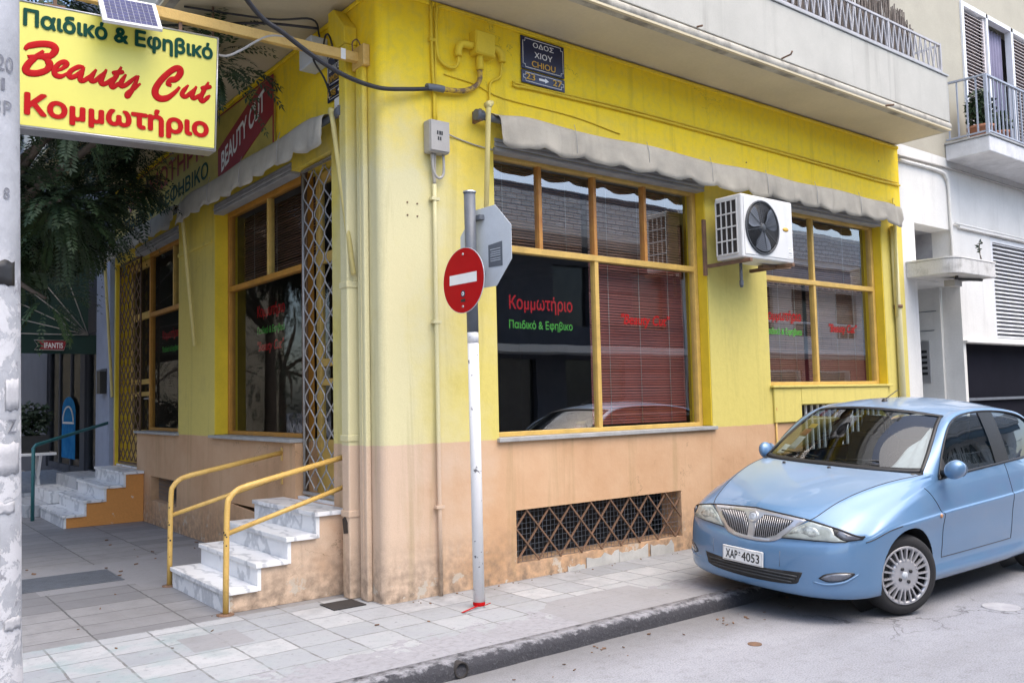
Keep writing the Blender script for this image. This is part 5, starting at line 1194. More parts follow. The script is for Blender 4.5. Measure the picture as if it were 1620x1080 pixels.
while x < 30: mb.bar((x, -9.82, 2.85), (x, -9.82, 3.7), .02); x += .5
mb.bar((16.6, -9.82, 3.7), (30, -9.82, 3.7), .05); mb.build('railing', M['whitem'], op)

# ================================================================== TREES
def frond(mb, o, d, L, rnd, n=11, leaf=.085):
    """one pinnate leaf: drooping midrib with paired leaflets"""
    d = Vector(d).normalized(); p = Vector(o); sd = d.cross(Vector((0,0,1)))
    if sd.length < .1: sd = Vector((1,0,0))
    sd.normalize(); st = L/n
    for k in range(n):
        d = (d + Vector((0, 0, -.10))).normalized(); q = p + d*st; nn = sd.cross(d).normalized()
        s = leaf*(1.0 - .55*abs(k/n - .4))*rnd.uniform(.85, 1.15)
        for sg in (1, -1):
            t = (sd*sg*.85 + d*.55 + nn*rnd.uniform(-.35, .1)).normalized(); w = t.cross(nn).normalized()*s*.20
            mb.poly([q, q + t*s*.45 + w, q + t*s, q + t*s*.45 - w])
        p = q
    mb.poly([p, p + d*leaf*.4 + sd*leaf*.15, p + d*leaf*.9, p + d*leaf*.4 - sd*leaf*.15])
def tree(loc, label, blobs, trunk_h, seed, fr=12, leafm='leaf', lean=(0, 0), n_=11, dens=1.9):
    rnd = random.Random(seed); x, y = loc
    t = thing('street_tree', label, 'tree', (x, y, 0))
    top = Vector((x + lean[0], y + lean[1], trunk_h))
    tk = MB(); tk.tube(catmull([(x, y, 0), (x + lean[0]*.3, y + lean[1]*.3, trunk_h*.4), top], 5), [.16 - .07*i/10 for i in range(11)], 10)
    lf = MB()
    for bi, (bx_, by_, bz, br, n) in enumerate(blobs):
        c = Vector((bx_, by_, bz)); mid = top.lerp(c, .5) + Vector((rnd.uniform(-.2, .2), rnd.uniform(-.2, .2), .25))
        tk.tube(catmull([top, mid, c], 4), [.07 - .055*i/8 for i in range(9)], 6)
        for k in range(int(n*dens)):
            dv = Vector((rnd.gauss(0, 1), rnd.gauss(0, 1), rnd.gauss(0, .7))).normalized()
            o = c + dv*br*rnd.uniform(.15, .8)
            frond(lf, o, dv + Vector((0, 0, rnd.uniform(-.1, .5))), rnd.uniform(.24, .50), rnd, n_, rnd.uniform(.05, .095))
    tk.build('trunk', M['bark'], t); lf.build('crown', M[leafm], t, recalc=False)
    return t
tree((-2.6, 5.2), 'feathery street tree whose dark leaves hang beneath the yellow sign', [(-1.9, 4.2, 4.0, .75, 60), (-1.55, 3.6, 3.55, .6, 50), (-1.3, 4.4, 3.55, .65, 60), (-1.7, 5.2, 3.55, .7, 70), (-1.05, 5.0, 3.75, .55, 50), (-.72, 4.4, 4.0, .42, 34), (-2.2, 4.6, 3.5, .7, 60), (-1.6, 4.0, 2.62, .22, 7), (-1.5, 6.2, 3.6, .8, 70), (-1.0, 6.6, 4.0, .6, 44), (-.75, 1.55, 4.42, .34, 26), (-1.1, 2.3, 4.5, .4, 26), (-1.6, 2.9, 4.3, .5, 34), (-1.9, 2.6, 5.1, .7, 50), (-2.6, 2.8, 4.9, .7, 50), (-1.3, 3.3, 5.0, .6, 40), (-2.0, 3.6, 4.6, .7, 60), (-1.3, 5.6, 3.65, .5, 50), (-1.0, 4.2, 4.4, .5, 50)], 2.7, 11, dens=2.7)
tree((-2.7, 9.6), 'second street tree behind, its crown filling the dark gap by the green awning', [(-2.0, 9.2, 3.9, .9, 70), (-1.3, 9.8, 4.1, .8, 60), (-2.6, 10.6, 4.4, 1.0, 60), (-1.5, 8.2, 4.3, .8, 60), (-.7, 9.0, 4.3, .6, 44), (-3.2, 9.2, 4.2, 1.0, 60), (-2.0, 11.2, 3.4, .9, 50)], 2.8, 23, leafm='leafd')
tree((-2.8, 14.5), 'third street tree further down the shaded street', [(-2.4, 14, 3.8, 1.1, 60), (-1.5, 15, 4.0, 1.0, 60), (-3.4, 15, 4.2, 1.1, 50), (-2.2, 13.4, 4.8, 1.0, 40)], 2.8, 31, leafm='leafd', n_=8)
tree((-10.6, 9.0), 'dark street tree across the side street, further along', [(-10.0, 8.6, 4.2, 1.5, 80), (-10.4, 10.6, 4.0, 1.4, 70), (-9.6, 9.8, 5.6, 1.4, 70), (-10.2, 7.4, 3.2, 1.2, 60)], 3.0, 43, leafm='leafd', n_=8)
tree((-10.6, 16.0), 'far dark street tree across the side street', [(-10.0, 15.6, 4.2, 1.6, 80), (-10.4, 17.6, 4.0, 1.5, 70), (-9.6, 16.8, 5.6, 1.5, 70), (-10.2, 14.4, 3.2, 1.3, 60)], 3.0, 44, leafm='leafd', n_=8)
tree((-4.6, 20.0), 'dense dark tree near the end of the shaded street', [(-4.2, 19, 3.2, 1.5, 80), (-3.4, 20.5, 4.6, 1.6, 80), (-5.6, 20.5, 4.2, 1.7, 80), (-4.6, 18.6, 1.6, 1.3, 60), (-3.2, 19.4, 2.0, 1.2, 60), (-6.4, 19.6, 2.4, 1.4, 60)], 2.6, 51, leafm='leafd', n_=8)
tree((-8.0, 21.5), 'second dense dark tree near the end of the shaded street', [(-7.6, 20.6, 3.2, 1.6, 80), (-8.4, 21.5, 4.8, 1.7, 80), (-9.4, 21, 3.2, 1.5, 70), (-7.8, 20.4, 1.5, 1.3, 60), (-9.2, 20.4, 1.7, 1.3, 60)], 2.6, 52, leafm='leafd', n_=8)

# ================================================================== THE CONCRETE POLE AT THE LEFT EDGE
pole_mat = None
def pole_paint():
    m, N, L, B = nt('concrete pole'); co = N.new('ShaderNodeTexCoord').outputs['Object']
    n = noise(N, L, co, 4, 8, .65); nf = noise(N, L, co, 18, 7, .7); sx = N.new('ShaderNodeSeparateXYZ'); L.new(co, sx.inputs[0]); z = sx.outputs[2]
    c = mix(N, L, ramp(N, L, n, .35, .68), (.40, .41, .44), (.27, .28, .30))
    lowm = ramp(N, L, math_(N, L, 'ADD', z, ramp(N, L, n, 0, 1, -.25, .25)), 2.25, 2.1)
    torn = math_(N, L, 'MULTIPLY', lowm, ramp(N, L, noise(N, L, co, 6.5, 9, .72, .6), .50, .515))
    c = mix(N, L, torn, c, (.50, .50, .52))                       # remains of torn posters
    c = mix(N, L, math_(N, L, 'MULTIPLY', lowm, ramp(N, L, noise(N, L, co, 9, 8, .7, .4), .60, .62)), c, (.25, .25, .27))
    c = mix(N, L, ramp(N, L, nf, .62, .75, 0, .5), c, (.14, .14, .15))
    L.new(c, B.inputs['Base Color']); B.inputs['Roughness'].default_value = .9; bump(N, L, B, math_(N, L, 'ADD', nf, math_(N, L, 'MULTIPLY', torn, .6)), .5, .01)
    return m
PX, PY = -2.735, -1.25
t = thing('concrete_pole', 'round concrete pole with torn posters and faded stencil marks at the left edge', 'pole', (PX, PY, 0))
mb = MB(); mb.lathe([(.0, -.05), (.215, -.05), (.21, .10), (.19, .2), (.178, .5), (.125, 3.6), (.10, 8.0), (0, 8.0)], (PX, PY, 0), (0,0,1), 32); mb.build('shaft', pole_paint(), t)
def stick(z0, z1, a0, a1, m_, nm, e=.003, lab=None):
    def rad(z): return .178 - .053*(z-.5)/3.1
    mb = MB(); n = 8; rr = random.Random(int(z0*1000)); rows = []
    for i in range(4):
        z = z0 + (z1-z0)*i/3
        rows.append([(PX + (rad(z)+e)*math.cos(R_(a0 + (a1-a0)*k/n)), PY + (rad(z)+e)*math.sin(R_(a0 + (a1-a0)*k/n)), z + rr.uniform(-.008, .008)) for k in range(n+1)])
    mb.grid(rows); return mb.build(nm, M[m_], t, solid=.001, label=lab)
stick(.62, 1.02, 248, 292, 'paper', 'poster'); stick(1.22, 1.36, 290, 330, 'paper', 'poster'); stick(1.05, 1.10, 270, 318, 'paper', 'poster'); stick(1.50, 1.64, 300, 330, 'paper', 'poster'); stick(.55, .60, 300, 335, 'paper', 'poster'); stick(2.05, 2.16, 262, 318, 'black', 'poster', lab='black torn poster scrap')
def stencil(s, z, a, h, w):
    r = .178 - .053*(z-.5)/3.1 + .001; n = Vector((math.cos(R_(a)), math.sin(R_(a)), 0)); xd = Vector((0,0,1)).cross(n)
    text(s, 'stencil', M['fade'], t, Vector((PX, PY, z)) + n*r, xd, (0,0,1), w, h, .0, eps=.003)
stencil('20', 3.02, 296, .07, .075); stencil('1', 2.93, 292, .055, .016); stencil('3P', 2.82, 292, .065, .08); stencil('8', 2.44, 300, .05, .03); stencil('Z', 1.40, 312, .06, .05)

# litter: dry leaves, butts and grit in the gutter and on the pavement
rl = random.Random(77); mb = MB()
for k in range(170):
    if k < 110: x, y, z, s = rl.uniform(-2.2, 8), -1.56 - abs(rl.gauss(0, .16)), -.093, rl.uniform(.004, .013)
    elif k < 140: x, y, z, s = rl.uniform(.1, 4), -abs(rl.gauss(.02, .06)) - .02, .002, rl.uniform(.004, .010)
    else: x, y, z, s = rl.uniform(-2, .0), rl.uniform(-.8, 5), .002, rl.uniform(.006, .018)
    a = rl.uniform(0, 6.3); u = Vector((math.cos(a), math.sin(a), rl.uniform(-.2, .2)))*s; v = Vector((-math.sin(a), math.cos(a), .3))*s*.5
    mb.obox((x, y, z + s*.35), u, v, (0, 0, s*.25))
prop(mb.build('litter', M['rust']), kind='stuff')
# ================================================================== THE CAR (own frame: x = distance back from the bumper, y = to the right side, z up)
car = thing('car', 'light blue three-door hatchback parked with its nose over the pavement, number plate XAP 4053', 'car', (2.032, -1.718, -.047), rot=(.0555, 0, .006))
def cm(P, t):
    """catmull through (t, value...) rows"""
    ks = [p[0] for p in P]
    if t <= ks[0]: return P[0][1:]
    if t >= ks[-1]: return P[-1][1:]
    i = max(k for k in range(len(ks)-1) if ks[k] <= t); u = (t-ks[i])/(ks[i+1]-ks[i])
    out = []
    for c in range(1, len(P[0])):
        v1, v2 = P[i][c], P[i+1][c]; h = ks[i+1]-ks[i]
        m1 = (v2 - P[i-1][c])/(ks[i+1]-ks[i-1]) if i else (v2-v1)/h
        m2 = (P[i+2][c] - v1)/(ks[i+2]-ks[i]) if i+2 < len(ks) else (v2-v1)/h
        out.append((2*u**3-3*u*u+1)*v1 + (u**3-2*u*u+u)*m1*h + (-2*u**3+3*u*u)*v2 + (u**3-u*u)*m2*h)
    return out
OUT = [(0, 0), (.2, .010), (.40, .040), (.55, .095), (.66, .175), (.735, .285), (.78, .43), (.812, .75), (.828, 1.2), (.835, 1.8), (.832, 2.4), (.812, 2.9), (.775, 3.3), (.69, 3.55), (.5, 3.67), (.25, 3.715), (0, 3.725)]
oc = catmull([(l, s, 0) for l, s in OUT], 24)
acc = [0]
for a, b in zip(oc, oc[1:]): acc.append(acc[-1] + (b-a).length)
def outline(d):
    d = max(0, min(acc[-1], d)); i = min(max(k for k in range(len(acc)) if acc[k] <= d), len(acc)-2) if d < acc[-1] else len(acc)-2
    u = (d-acc[i])/max(1e-9, acc[i+1]-acc[i]); p = oc[i].lerp(oc[i+1], u); t = (oc[min(i+3, len(oc)-1)] - oc[max(i-2, 0)]).normalized()
    return p.x, p.y, Vector((t.y, -t.x, 0))       # l, s, outward normal in the (l, s) plane
def arc_at(s, side=True):
    for k in range(len(oc)):
        if oc[k].y >= s: return acc[k]
    return acc[-1]
def arc_l(l):
    for k in range(len(oc)):
        if oc[k].x >= l: return acc[k]
dA, dB, dC, dD = 0.0, arc_l(.42), arc_l(.62), arc_at(.30)
dE, dF, dG, dH, dI, dJ, dK = [arc_at(s) for s in (.52, .80, 1.10, 1.32, 2.4, 3.2, 3.5)]
dL = acc[-1]
# stations: 12 levels of (z, outward offset)
ST = [
 (dA, [(.15,-.07), (.165,-.02), (.20,.0), (.27,.004), (.35,.006), (.43,.003), (.475,-.006), (.50,-.024), (.555,-.035), (.61,-.05), (.665,-.068), (.715,-.088)]),
 (dB, [(.15,-.07), (.165,-.02), (.20,.0), (.27,.004), (.36,.006), (.45,.003), (.50,-.008), (.535,-.024), (.575,-.032), (.61,-.043), (.645,-.058), (.682,-.078)]),
 (dC, [(.155,-.07), (.17,-.02), (.21,.0), (.28,.004), (.37,.006), (.46,.003), (.52,-.006), (.55,-.016), (.575,-.018), (.60,-.022), (.622,-.026), (.646,-.034)]),
 (dD, [(.16,-.08), (.175,-.02), (.22,.0), (.29,.004), (.38,.006), (.48,.004), (.548,-.001), (.572,-.006), (.578,-.008), (.584,-.009), (.590,-.011), (.597,-.014)]),
 (dE, [(.165,-.08), (.18,-.025), (.23,.0), (.31,.002), (.41,.004), (.53,.006), (.617,.010), (.640,.004), (.655,-.004), (.675,-.016), (.692,-.030), (.706,-.048)]),
 (dF, [(.17,-.09), (.185,-.03), (.245,.002), (.33,-.006), (.44,.002), (.56,.008), (.650,.020), (.672,.009), (.705,-.006), (.740,-.022), (.775,-.040), (.800,-.062)]),
 (dG, [(.17,-.09), (.19,-.03), (.25,.006), (.330,-.012), (.45,-.005), (.57,.002), (.670,.019), (.692,.006), (.75,-.010), (.80,-.026), (.845,-.044), (.882,-.066)]),
 (dH, [(.17,-.09), (.19,-.03), (.25,.007), (.330,-.014), (.45,-.005), (.57,.002), (.683,.018), (.705,.006), (.765,-.010), (.82,-.026), (.875,-.044), (.920,-.066)]),
 (dI, [(.17,-.09), (.19,-.03), (.25,.007), (.335,-.014), (.46,-.004), (.59,.003), (.718,.017), (.740,.006), (.80,-.010), (.86,-.026), (.92,-.044), (.975,-.064)]),
 (dJ, [(.18,-.09), (.20,-.03), (.26,.0), (.35,.0), (.47,.004), (.60,.008), (.735,.010), (.77,.004), (.83,-.008), (.89,-.024), (.95,-.045), (1.0,-.075)]),
 (dK, [(.20,-.10), (.23,-.03), (.29,.0), (.37,.004), (.48,.004), (.60,.0), (.72,-.01), (.77,-.02), (.83,-.035), (.90,-.06), (.96,-.09), (1.0,-.13)]),
 (dL, [(.22,-.10), (.25,-.03), (.31,.0), (.39,.004), (.49,.004), (.60,.0), (.70,-.02), (.77,-.03), (.83,-.05), (.90,-.08), (.96,-.12), (1.0,-.17)])]
SZ = [[(d, r[k][0], r[k][1]) for d, r in ST] for k in range(12)]
def skirt(d, v):
    k = min(int(v), 10); u = v-k; l, s, n = outline(d)
    def at(k): return cm(SZ[max(0, min(11, k))], d)
    z0, o0 = at(k-1) if k else at(0); z1, o1 = at(k); z2, o2 = at(k+1); z3, o3 = at(k+2)
    def h(a, b, c, e): return b + .5*u*((c-a) + u*(2*a-5*b+4*c-e + u*(3*(b-c)+e-a)))
    z = h(z0, z1, z2, z3); o = h(o0, o1, o2, o3)
    if d > 1e-6 and l < .012: n = Vector((0, n.y, 0))
    return Vector((s + n.y*o, -(max(0, l + n.x*o) if d > 0 else 0), z))   # left side: y negative
NA, NB, NR = 44, 60, 80
dS = arc_at(1.30)
ds = [dD*i/NA for i in range(NA)] + [dD + (dS-dD)*i/NB for i in range(NB)] + [dS + (dL-dS)*i/NR for i in range(NR+1)]
NVS = 44
vs_ = [11*j/NVS for j in range(NVS+1)]
def warp(d, v):
    """panel-cut slant: door front edge leans forward towards the top"""
    _, s, _ = outline(d)
    return d - (.15*max(0, v-6)/5*math.exp(-((s-1.20)/.16)**2) if .6 < s < 1.9 else 0)
SK = [[skirt(warp(d, v), v) for d in ds] for v in vs_]
# deck: hood and wing tops, a Coons patch between lip, centre line, cowl and shoulder
lip = SK[-1][:NA+1]; shoulder = SK[-1][NA:NA+NB+1]
CEN = [(0, lip[0].x, lip[0].z), (.10, .13, .752), (.24, .26, .798), (.45, .46, .858), (.70, .70, .915), (.88, .88, .948), (1.0, .985, .966)]
sh_end = shoulder[-1]
COW = [(0, .985, 0, .966), (.20, 1.0, .25, .965), (.38, 1.055, .475, .963), (.575, 1.165, .70, .955), (.80, 1.245, .745, .938), (1.0, sh_end.x, -sh_end.y, sh_end.z)]
aa = [-p.y/(-lip[-1].y) for p in lip]
bb_ = [0]
for a, b in zip(shoulder, shoulder[1:]): bb_.append(bb_[-1] + (b-a).length)
bb_ = [b/bb_[-1] for b in bb_]
DK = []
for j in range(NB+1):
    b = bb_[j]; row = []; cb = cm(CEN, b); c0 = Vector((cb[0], 0, cb[1])); e = shoulder[j]
    for i in range(NA+1):
        a = aa[i]; f = lip[i]; w = cm(COW, a); w = Vector((w[0], -w[1], w[2]))
        p = f*(1-b) + w*b + c0*(1-a) + e*a - (lip[0]*(1-a)*(1-b) + lip[-1]*a*(1-b) + Vector((.985, 0, .966))*(1-a)*b + sh_end*a*b)
        p.z += .016*math.sin(math.pi*b)*(math.sin(math.pi*min(1, a*1.02))**1)*(1-.1*a) + .012*math.exp(-((a-.58)/.10)**2)*math.sin(math.pi*min(1, b*1.1))
        row.append(p)
    DK.append(row)
iC = min(range(NA+1), key=lambda i: abs(-lip[i].y - .42))
# ---- body shell with wheel openings; door kept as a separate panel
WF, WR, WZ, WRAD = .765, 3.13, .285, .335
def in_arch(p, r=WRAD): return (abs(p.y) > .45) and ((p.x-WF)**2 + (p.z-WZ)**2 < r*r or (p.x-WR)**2 + (p.z-WZ)**2 < r*r)
def snap_arch(bm):
    for v in bm.verts:
        if not v.is_boundary: continue
        for c in (WF, WR):
            d = Vector((v.co.x-c, 0, v.co.z-WZ)); L = d.length
            if abs(v.co.y) > .45 and WRAD*.86 < L < WRAD*1.16 and v.co.z > .19: v.co.x, v.co.z = c + d.x/L*WRAD, WZ + d.z/L*WRAD
iD0 = min(range(len(ds)), key=lambda i: abs(outline(ds[i])[1] - 1.215)); iD1 = min(range(len(ds)), key=lambda i: abs(outline(ds[i])[1] - 2.40)); jD0 = 13
def shell(side, sel, nm, m_, inset=0):
    mb = MB(); V = {}
    def vert(j, i):
        if (j, i) not in V:
            p = SK[j][i]; V[(j, i)] = mb.b.verts.new((p.x, p.y*side, p.z))
        return V[(j, i)]
    for j in range(NVS):
        for i in range(len(ds)-1):
            c = (SK[j][i] + SK[j+1][i+1])/2
            if in_arch(c) or not sel(j, i): continue
            q = [vert(j, i), vert(j, i+1), vert(j+1, i+1), vert(j+1, i)]
            try: mb.b.faces.new(q if side > 0 else q[::-1]).smooth = True
            except ValueError: pass
    snap_arch(mb.b)
    return mb
isdoor = lambda j, i: iD0 <= i < iD1 and j >= jD0
mb = shell(1, lambda j, i: not isdoor(j, i), 'b', None)
for side in (-1,):
    m2 = shell(side, lambda j, i: not isdoor(j, i), 'b', None); tmp = bpy.data.meshes.new('tmp'); m2.b.to_mesh(tmp); m2.b.free(); mb.b.from_mesh(tmp); bpy.data.meshes.remove(tmp)
for side in (1, -1):
    for rows in [[[Vector((p.x, p.y*side, p.z)) for p in r[iC:]] for r in DK]]: mb.grid(rows)
body = mb.build('body', M['car'], car, weld=.0006)
def bvh_of(*obs):
    bm = bmesh.new()
    for o in obs: bm.from_mesh(o.data)
    bmesh.ops.recalc_face_normals(bm, faces=bm.faces); t = BVHTree.FromBMesh(bm); bm.free(); return t
mb = MB(); rows = [[Vector((p.x, p.y*s, p.z)) for p in (r[:iC+1][::-1] if s > 0 else r[1:iC+1])] for s, r in []]
rows = [[Vector((p.x, p.y, p.z)) for p in r[:iC+1][::-1]] + [Vector((p.x, -p.y, p.z)) for p in r[1:iC+1]] for r in DK]
mb.grid(rows); hood = mb.build('hood', M['car'], car)
for side in (1, -1):
    mb = shell(side, isdoor, 'd', None); dr = mb.build('door', M['car'], car)
doors = [o for o in kids(car) if o.name.startswith('door')]
BV = bvh_of(body, hood, *doors)
def hit(o, d):
    r = BV.ray_cast(Vector(o), Vector(d)); return r[0], r[1]
def seam(pts, r=.0035, m_='black', nm='panel_gap', both=True, proj=None, par=None):
    for s in ((1, -1) if both else (1,)):
        mb = MB(); mb.tube([Vector((p[0], p[1]*s, p[2])) for p in pts], r, 5); mb.build(nm, M[m_], par or car)
seam([r[iC] for r in DK]); 
mb = MB(); mb.tube([Vector((p.x, p.y, p.z)) for p in lip[::-1]] + [Vector((p.x, -p.y, p.z)) for p in lip[1:]], .0068, 6); mb.build('panel_gap', M['black'], car)
seam([SK[j][iD0] for j in range(jD0, NVS+1)], .003); seam([SK[j][iD1] for j in range(jD0, NVS+1)], .003); seam([SK[jD0][i] for i in range(iD0, iD1+1)], .003)
jb = 25; seam([SK[jb][i] for i in range(NA, NA+22)], .0035)
# wheel-arch lips and liners
for side in (1, -1):
    for c in (WF, WR):
        mb = MB(); rows = []
        for yy in (.845, .52):
            rows.append([(c + (WRAD-.004)*math.cos(a), -side*yy, WZ + (WRAD-.004)*math.sin(a)) for a in (R_(-22 + 224*k/28) for k in range(29))])
        rows[0] = []
        for k in range(29):
            a = R_(-22 + 224*k/28); x, z = c + (WRAD+.006)*math.cos(a), WZ + (WRAD+.006)*math.sin(a); h = BV.ray_cast(Vector((x, -side*1.2, z)), Vector((0, side, 0)))
            rows[0].append((c + (WRAD-.002)*math.cos(a), (h[0].y + side*.004) if h[0] and abs(h[0].y) > .5 else -side*.74, WZ + (WRAD-.002)*math.sin(a)))
        V = mb.grid(rows); mb.poly([(c + WRAD*math.cos(a), -side*.52, WZ + WRAD*math.sin(a)) for a in (R_(360*k/24) for k in range(24))]); mb.build('wheel_arch', M['black'], car)
mb = MB(); mb.box(.25, 3.5, -.55, .55, .20, .40); mb.box(1.15, 2.75, -.74, .74, .19, .30); mb.box(.1, 3.6, -.52, .52, .18, .24); mb.build('underbody', M['black'], car)
# ---- surface patches (lamps, grille, inlets) laid on the shell
def patch(poly, nm, m_, par=None, off=.004, cuts=4, rim=.012, axis=(1, 0, 0), mirror=False, smooth=True, flatx=None):
    """outline in (lateral, z) seen from the front, draped on the body"""
    outs = []
    for s in ((1, -1) if mirror else (1,)):
        V2 = [Vector((l, z)) for l, z in poly]; n = len(V2); lo = [min(v[k] for v in V2) for k in (0, 1)]; hi = [max(v[k] for v in V2) for k in (0, 1)]
        inner = []; step = .02
        y = lo[1] + step
        while y < hi[1]:
            x = lo[0] + step
            while x < hi[0]:
                ins = False
                for i in range(n):
                    a, b = V2[i-1], V2[i]
                    if (a.y <= y) != (b.y <= y) and a.x + (y-a.y)/(b.y-a.y)*(b.x-a.x) > x: ins = not ins
                if ins and min((((Vector((x, y)) - a).length) for a in V2)) > step*.5: inner.append(Vector((x, y)))
                x += step
            y += step
        vv, ee, ff = delaunay_2d_cdt(V2 + inner, [(i, (i+1) % n) for i in range(n)], [], 1, 1e-6)[:3]
        bm = bmesh.new(); vt = []
        for v in vv:
            h, nn = hit((-1.0, -v.x*s, v.y), (1, 0, 0))
            if h is None or h.x > .75: h, nn = Vector((.3, -v.x*s, v.y)), Vector((-1, 0, 0))
            if nn.x > 0: nn = -nn
            vt.append(bm.verts.new(h + nn*off))
        for f in ff:
            try: bm.faces.new([vt[i] for i in f]).smooth = smooth
            except ValueError: pass
        bmesh.ops.recalc_face_normals(bm, faces=bm.faces)
        if bm.faces and sum(f.normal.x for f in bm.faces) > 0: bmesh.ops.reverse_faces(bm, faces=bm.faces)
        be = [e for e in bm.edges if e.is_boundary]; ex = bmesh.ops.extrude_edge_only(bm, edges=be)
        for v in [g for g in ex['geom'] if isinstance(g, bmesh.types.BMVert)]: v.co.x += rim
        mb = MB(); mb.b.free(); mb.b = bm; outs.append(mb.build(nm, M[m_], par or car, recalc=False))
    return outs
def sm(P, n=5): return [(v.x, v.y) for v in catmull([(x, y, 0) for x, y in P], n)]
# grille
zl = lambda l: cm([(-abs(p.y) if 0 else abs(p.y), p.z) for p in lip], abs(l))[0] - .006
topl = [(-.405 + .81*i/24, zl(-.405 + .81*i/24)) for i in range(25)]
shield = topl + sm([(.405, zl(.405)), (.33, .615), (.235, .53), (.15, .497), (0, .487), (-.15, .497), (-.235, .53), (-.33, .615), (-.405, zl(.405))], 5)[1:-1]
gr = patch(shield, 'grille', 'chrome', off=.006)[0]
for s in (1, -1):
    q = [(s*.028, .515), (s*.13, .522), (s*.205, .553), (s*.29, .628), (s*.315, .664), (s*.16, .676), (s*.085, .674), (s*.055, .64), (s*.028, .60)]
    gi = patch(q, 'grille_mesh', 'black', gr, off=.009, rim=.004)[0]
    for k in range(17):
        x = s*(.036 + .0165*k); ins = [z/1000 for z in range(500, 690, 3)]
        def ok(z):
            c = False
            for i in range(len(q)):
                a, b = q[i-1], q[i]
                if (a[1] <= z) != (b[1] <= z) and a[0] + (z-a[1])/(b[1]-a[1])*(b[0]-a[0]) > x: c = not c
            return c
        zz = [z for z in ins if ok(z)]
        if len(zz) < 4: continue
        pts = []
        for z in (zz[0], (zz[0]+zz[-1])/2, zz[-1]):
            h, nn = hit((-1, -x, z), (1, 0, 0)); pts.append(h + Vector((-.013, 0, 0)))
        mb = MB(); mb.tube(pts, .0022, 5); mb.build('grille_bar', M['chrome'], gr)
h, nn = hit((-1, 0, .652), (1, 0, 0)); nn = nn if nn.x < 0 else -nn
mb = MB(); mb.lathe([(0, .012), (.030, .012), (.036, .016), (.043, .012), (.045, .0)], h, nn, 28); bd = mb.build('badge', M['chrome'], gr)
mb = MB(); mb.lathe([(0, .0135), (.027, .013), (.028, .011)], h, nn, 24); mb.prism([h + nn*.0142 + Vector((0, y, z)) for y, z in ((-.015, .014), (.015, .014), (.012, -.008), (0, -.018), (-.012, -.008))], nn*.0012); mb.build('badge_field', M['alud'], bd)
# headlamps with indicator corner
for s in (1, -1):
    ztop = lambda l: zl(l) - .004
    o1 = [(.25, .545), (.36, .552), (.48, .556), (.60, .559), (.655, .565), (.668, .572)]
    up = [(.668, ztop(.668)), (.60, ztop(.60)), (.52, ztop(.52)), (.44, ztop(.44)), (.418, ztop(.418)-.004), (.34, .622)]
    hb = patch([(s*a, b) for a, b in ([(.232, .534)] + [(x, z-.008) for x, z in o1] + [(.724, .577), (.728, .592)] + [(x, z+.003) for x, z in up])], 'headlight', 'black', off=.0035)[0]
    patch([(s*a, b) for a, b in o1[:5] + [(.625, .575), (.592, .60), (.575, ztop(.575))] + up[2:]], 'lens', 'lamp', hb, off=.012, rim=.008)
    patch([(s*a, b) for a, b in [(.650, .571), (.70, .580), (.713, .586), (.668, ztop(.668)-.002), (.615, ztop(.615)), (.605, .607)]], 'indicator', 'lampd', hb, off=.011, rim=.008)
    patch([(s*a, b) for a, b in [(.30, .575), (.47, .575), (.52, .60), (.47, .635), (.40, .64), (.35, .61)]], 'reflector', 'lampin', hb, off=.0135, rim=.001)
# bumper seams, recess, plate, lower inlet, fog lamps
patch(sm([(-.42, .330), (0, .312), (.42, .330)], 6) + sm([(.42, .330), (.40, .285), (.345, .238), (0, .222), (-.345, .238), (-.40, .285), (-.42, .330)], 4)[1:-1], 'lower_grille', 'black', off=.003)
inl = [o for o in kids(car) if o.name.startswith('lower_grille')][0]
for z, w in ((.297, .385), (.275, .37), (.253, .345)):
    pts = []
    for k in range(13):
        l = -w + 2*w*k/12; h, nn = hit((-1, -l, z), (1, 0, 0)); pts.append(h + Vector((-.006, 0, 0)))
    mb = MB(); mb.tube(pts, .0055, 5); mb.build('slat', M['acg'], inl)
for s in (1, -1):
    fp = patch([(s*a, b) for a, b in sm([(.52, .305), (.56, .338), (.64, .358), (.705, .352), (.66, .305), (.58, .285), (.52, .305)], 4)[:-1]], 'fog_lamp', 'black', off=.003)[0]
    patch([(s*a, b) for a, b in sm([(.535, .307), (.57, .332), (.64, .350), (.69, .345), (.65, .308), (.585, .293), (.535, .307)], 4)[:-1]], 'lens', 'lampd', fp, off=.006)
    pts = []
    for a, b in sm([(.49, .275), (.57, .268), (.66, .292), (.72, .345)], 5):
        h, nn = hit((-1, -a*s, b), (1, 0, 0)); pts.append(h)
    mb = MB(); mb.tube(pts, [.004 + .006*math.sin(math.pi*i/(len(pts)-1)) for i in range(len(pts))], 6); mb.build('fog_lip', M['car'], car)
pts = []
for a, b in ((-.335, .445), (-.335, .345)): h, nn = hit((-1, -a, b), (1, 0, 0)); pts.append(h)
mb = MB(); mb.tube(pts, .0025, 4); mb.build('panel_gap', M['steel'], car)
pts = []
for a, b in ((.255, .45), (.255, .345)): h, nn = hit((-1, -a, b), (1, 0, 0)); pts.append(h)
mb = MB(); mb.tube(pts, .0025, 4); mb.build('panel_gap', M['steel'], car)
mb = MB(); mb.box(-.022, -.014, -.14, .215, .315, .425); np_ = mb.build('number_plate', M['paint_w'], car, bevel=.006)
mb = MB(); mb.tube([(-.0225, y, z) for y, z in ((-.132, .323), (.207, .323), (.207, .417), (-.132, .417))], .0022, 4, closed=True); mb.build('rim', M['alu'], np_)
text('XAP', 'lettering', M['black'], np_, (-.0225, .185, .338), (0, -1, 0), (0,0,1), .105, .062, .012, align='L', eps=.001)
text('4053', 'lettering', M['black'], np_, (-.0225, .045, .338), (0, -1, 0), (0,0,1), .155, .062, .012, align='L', eps=.001)
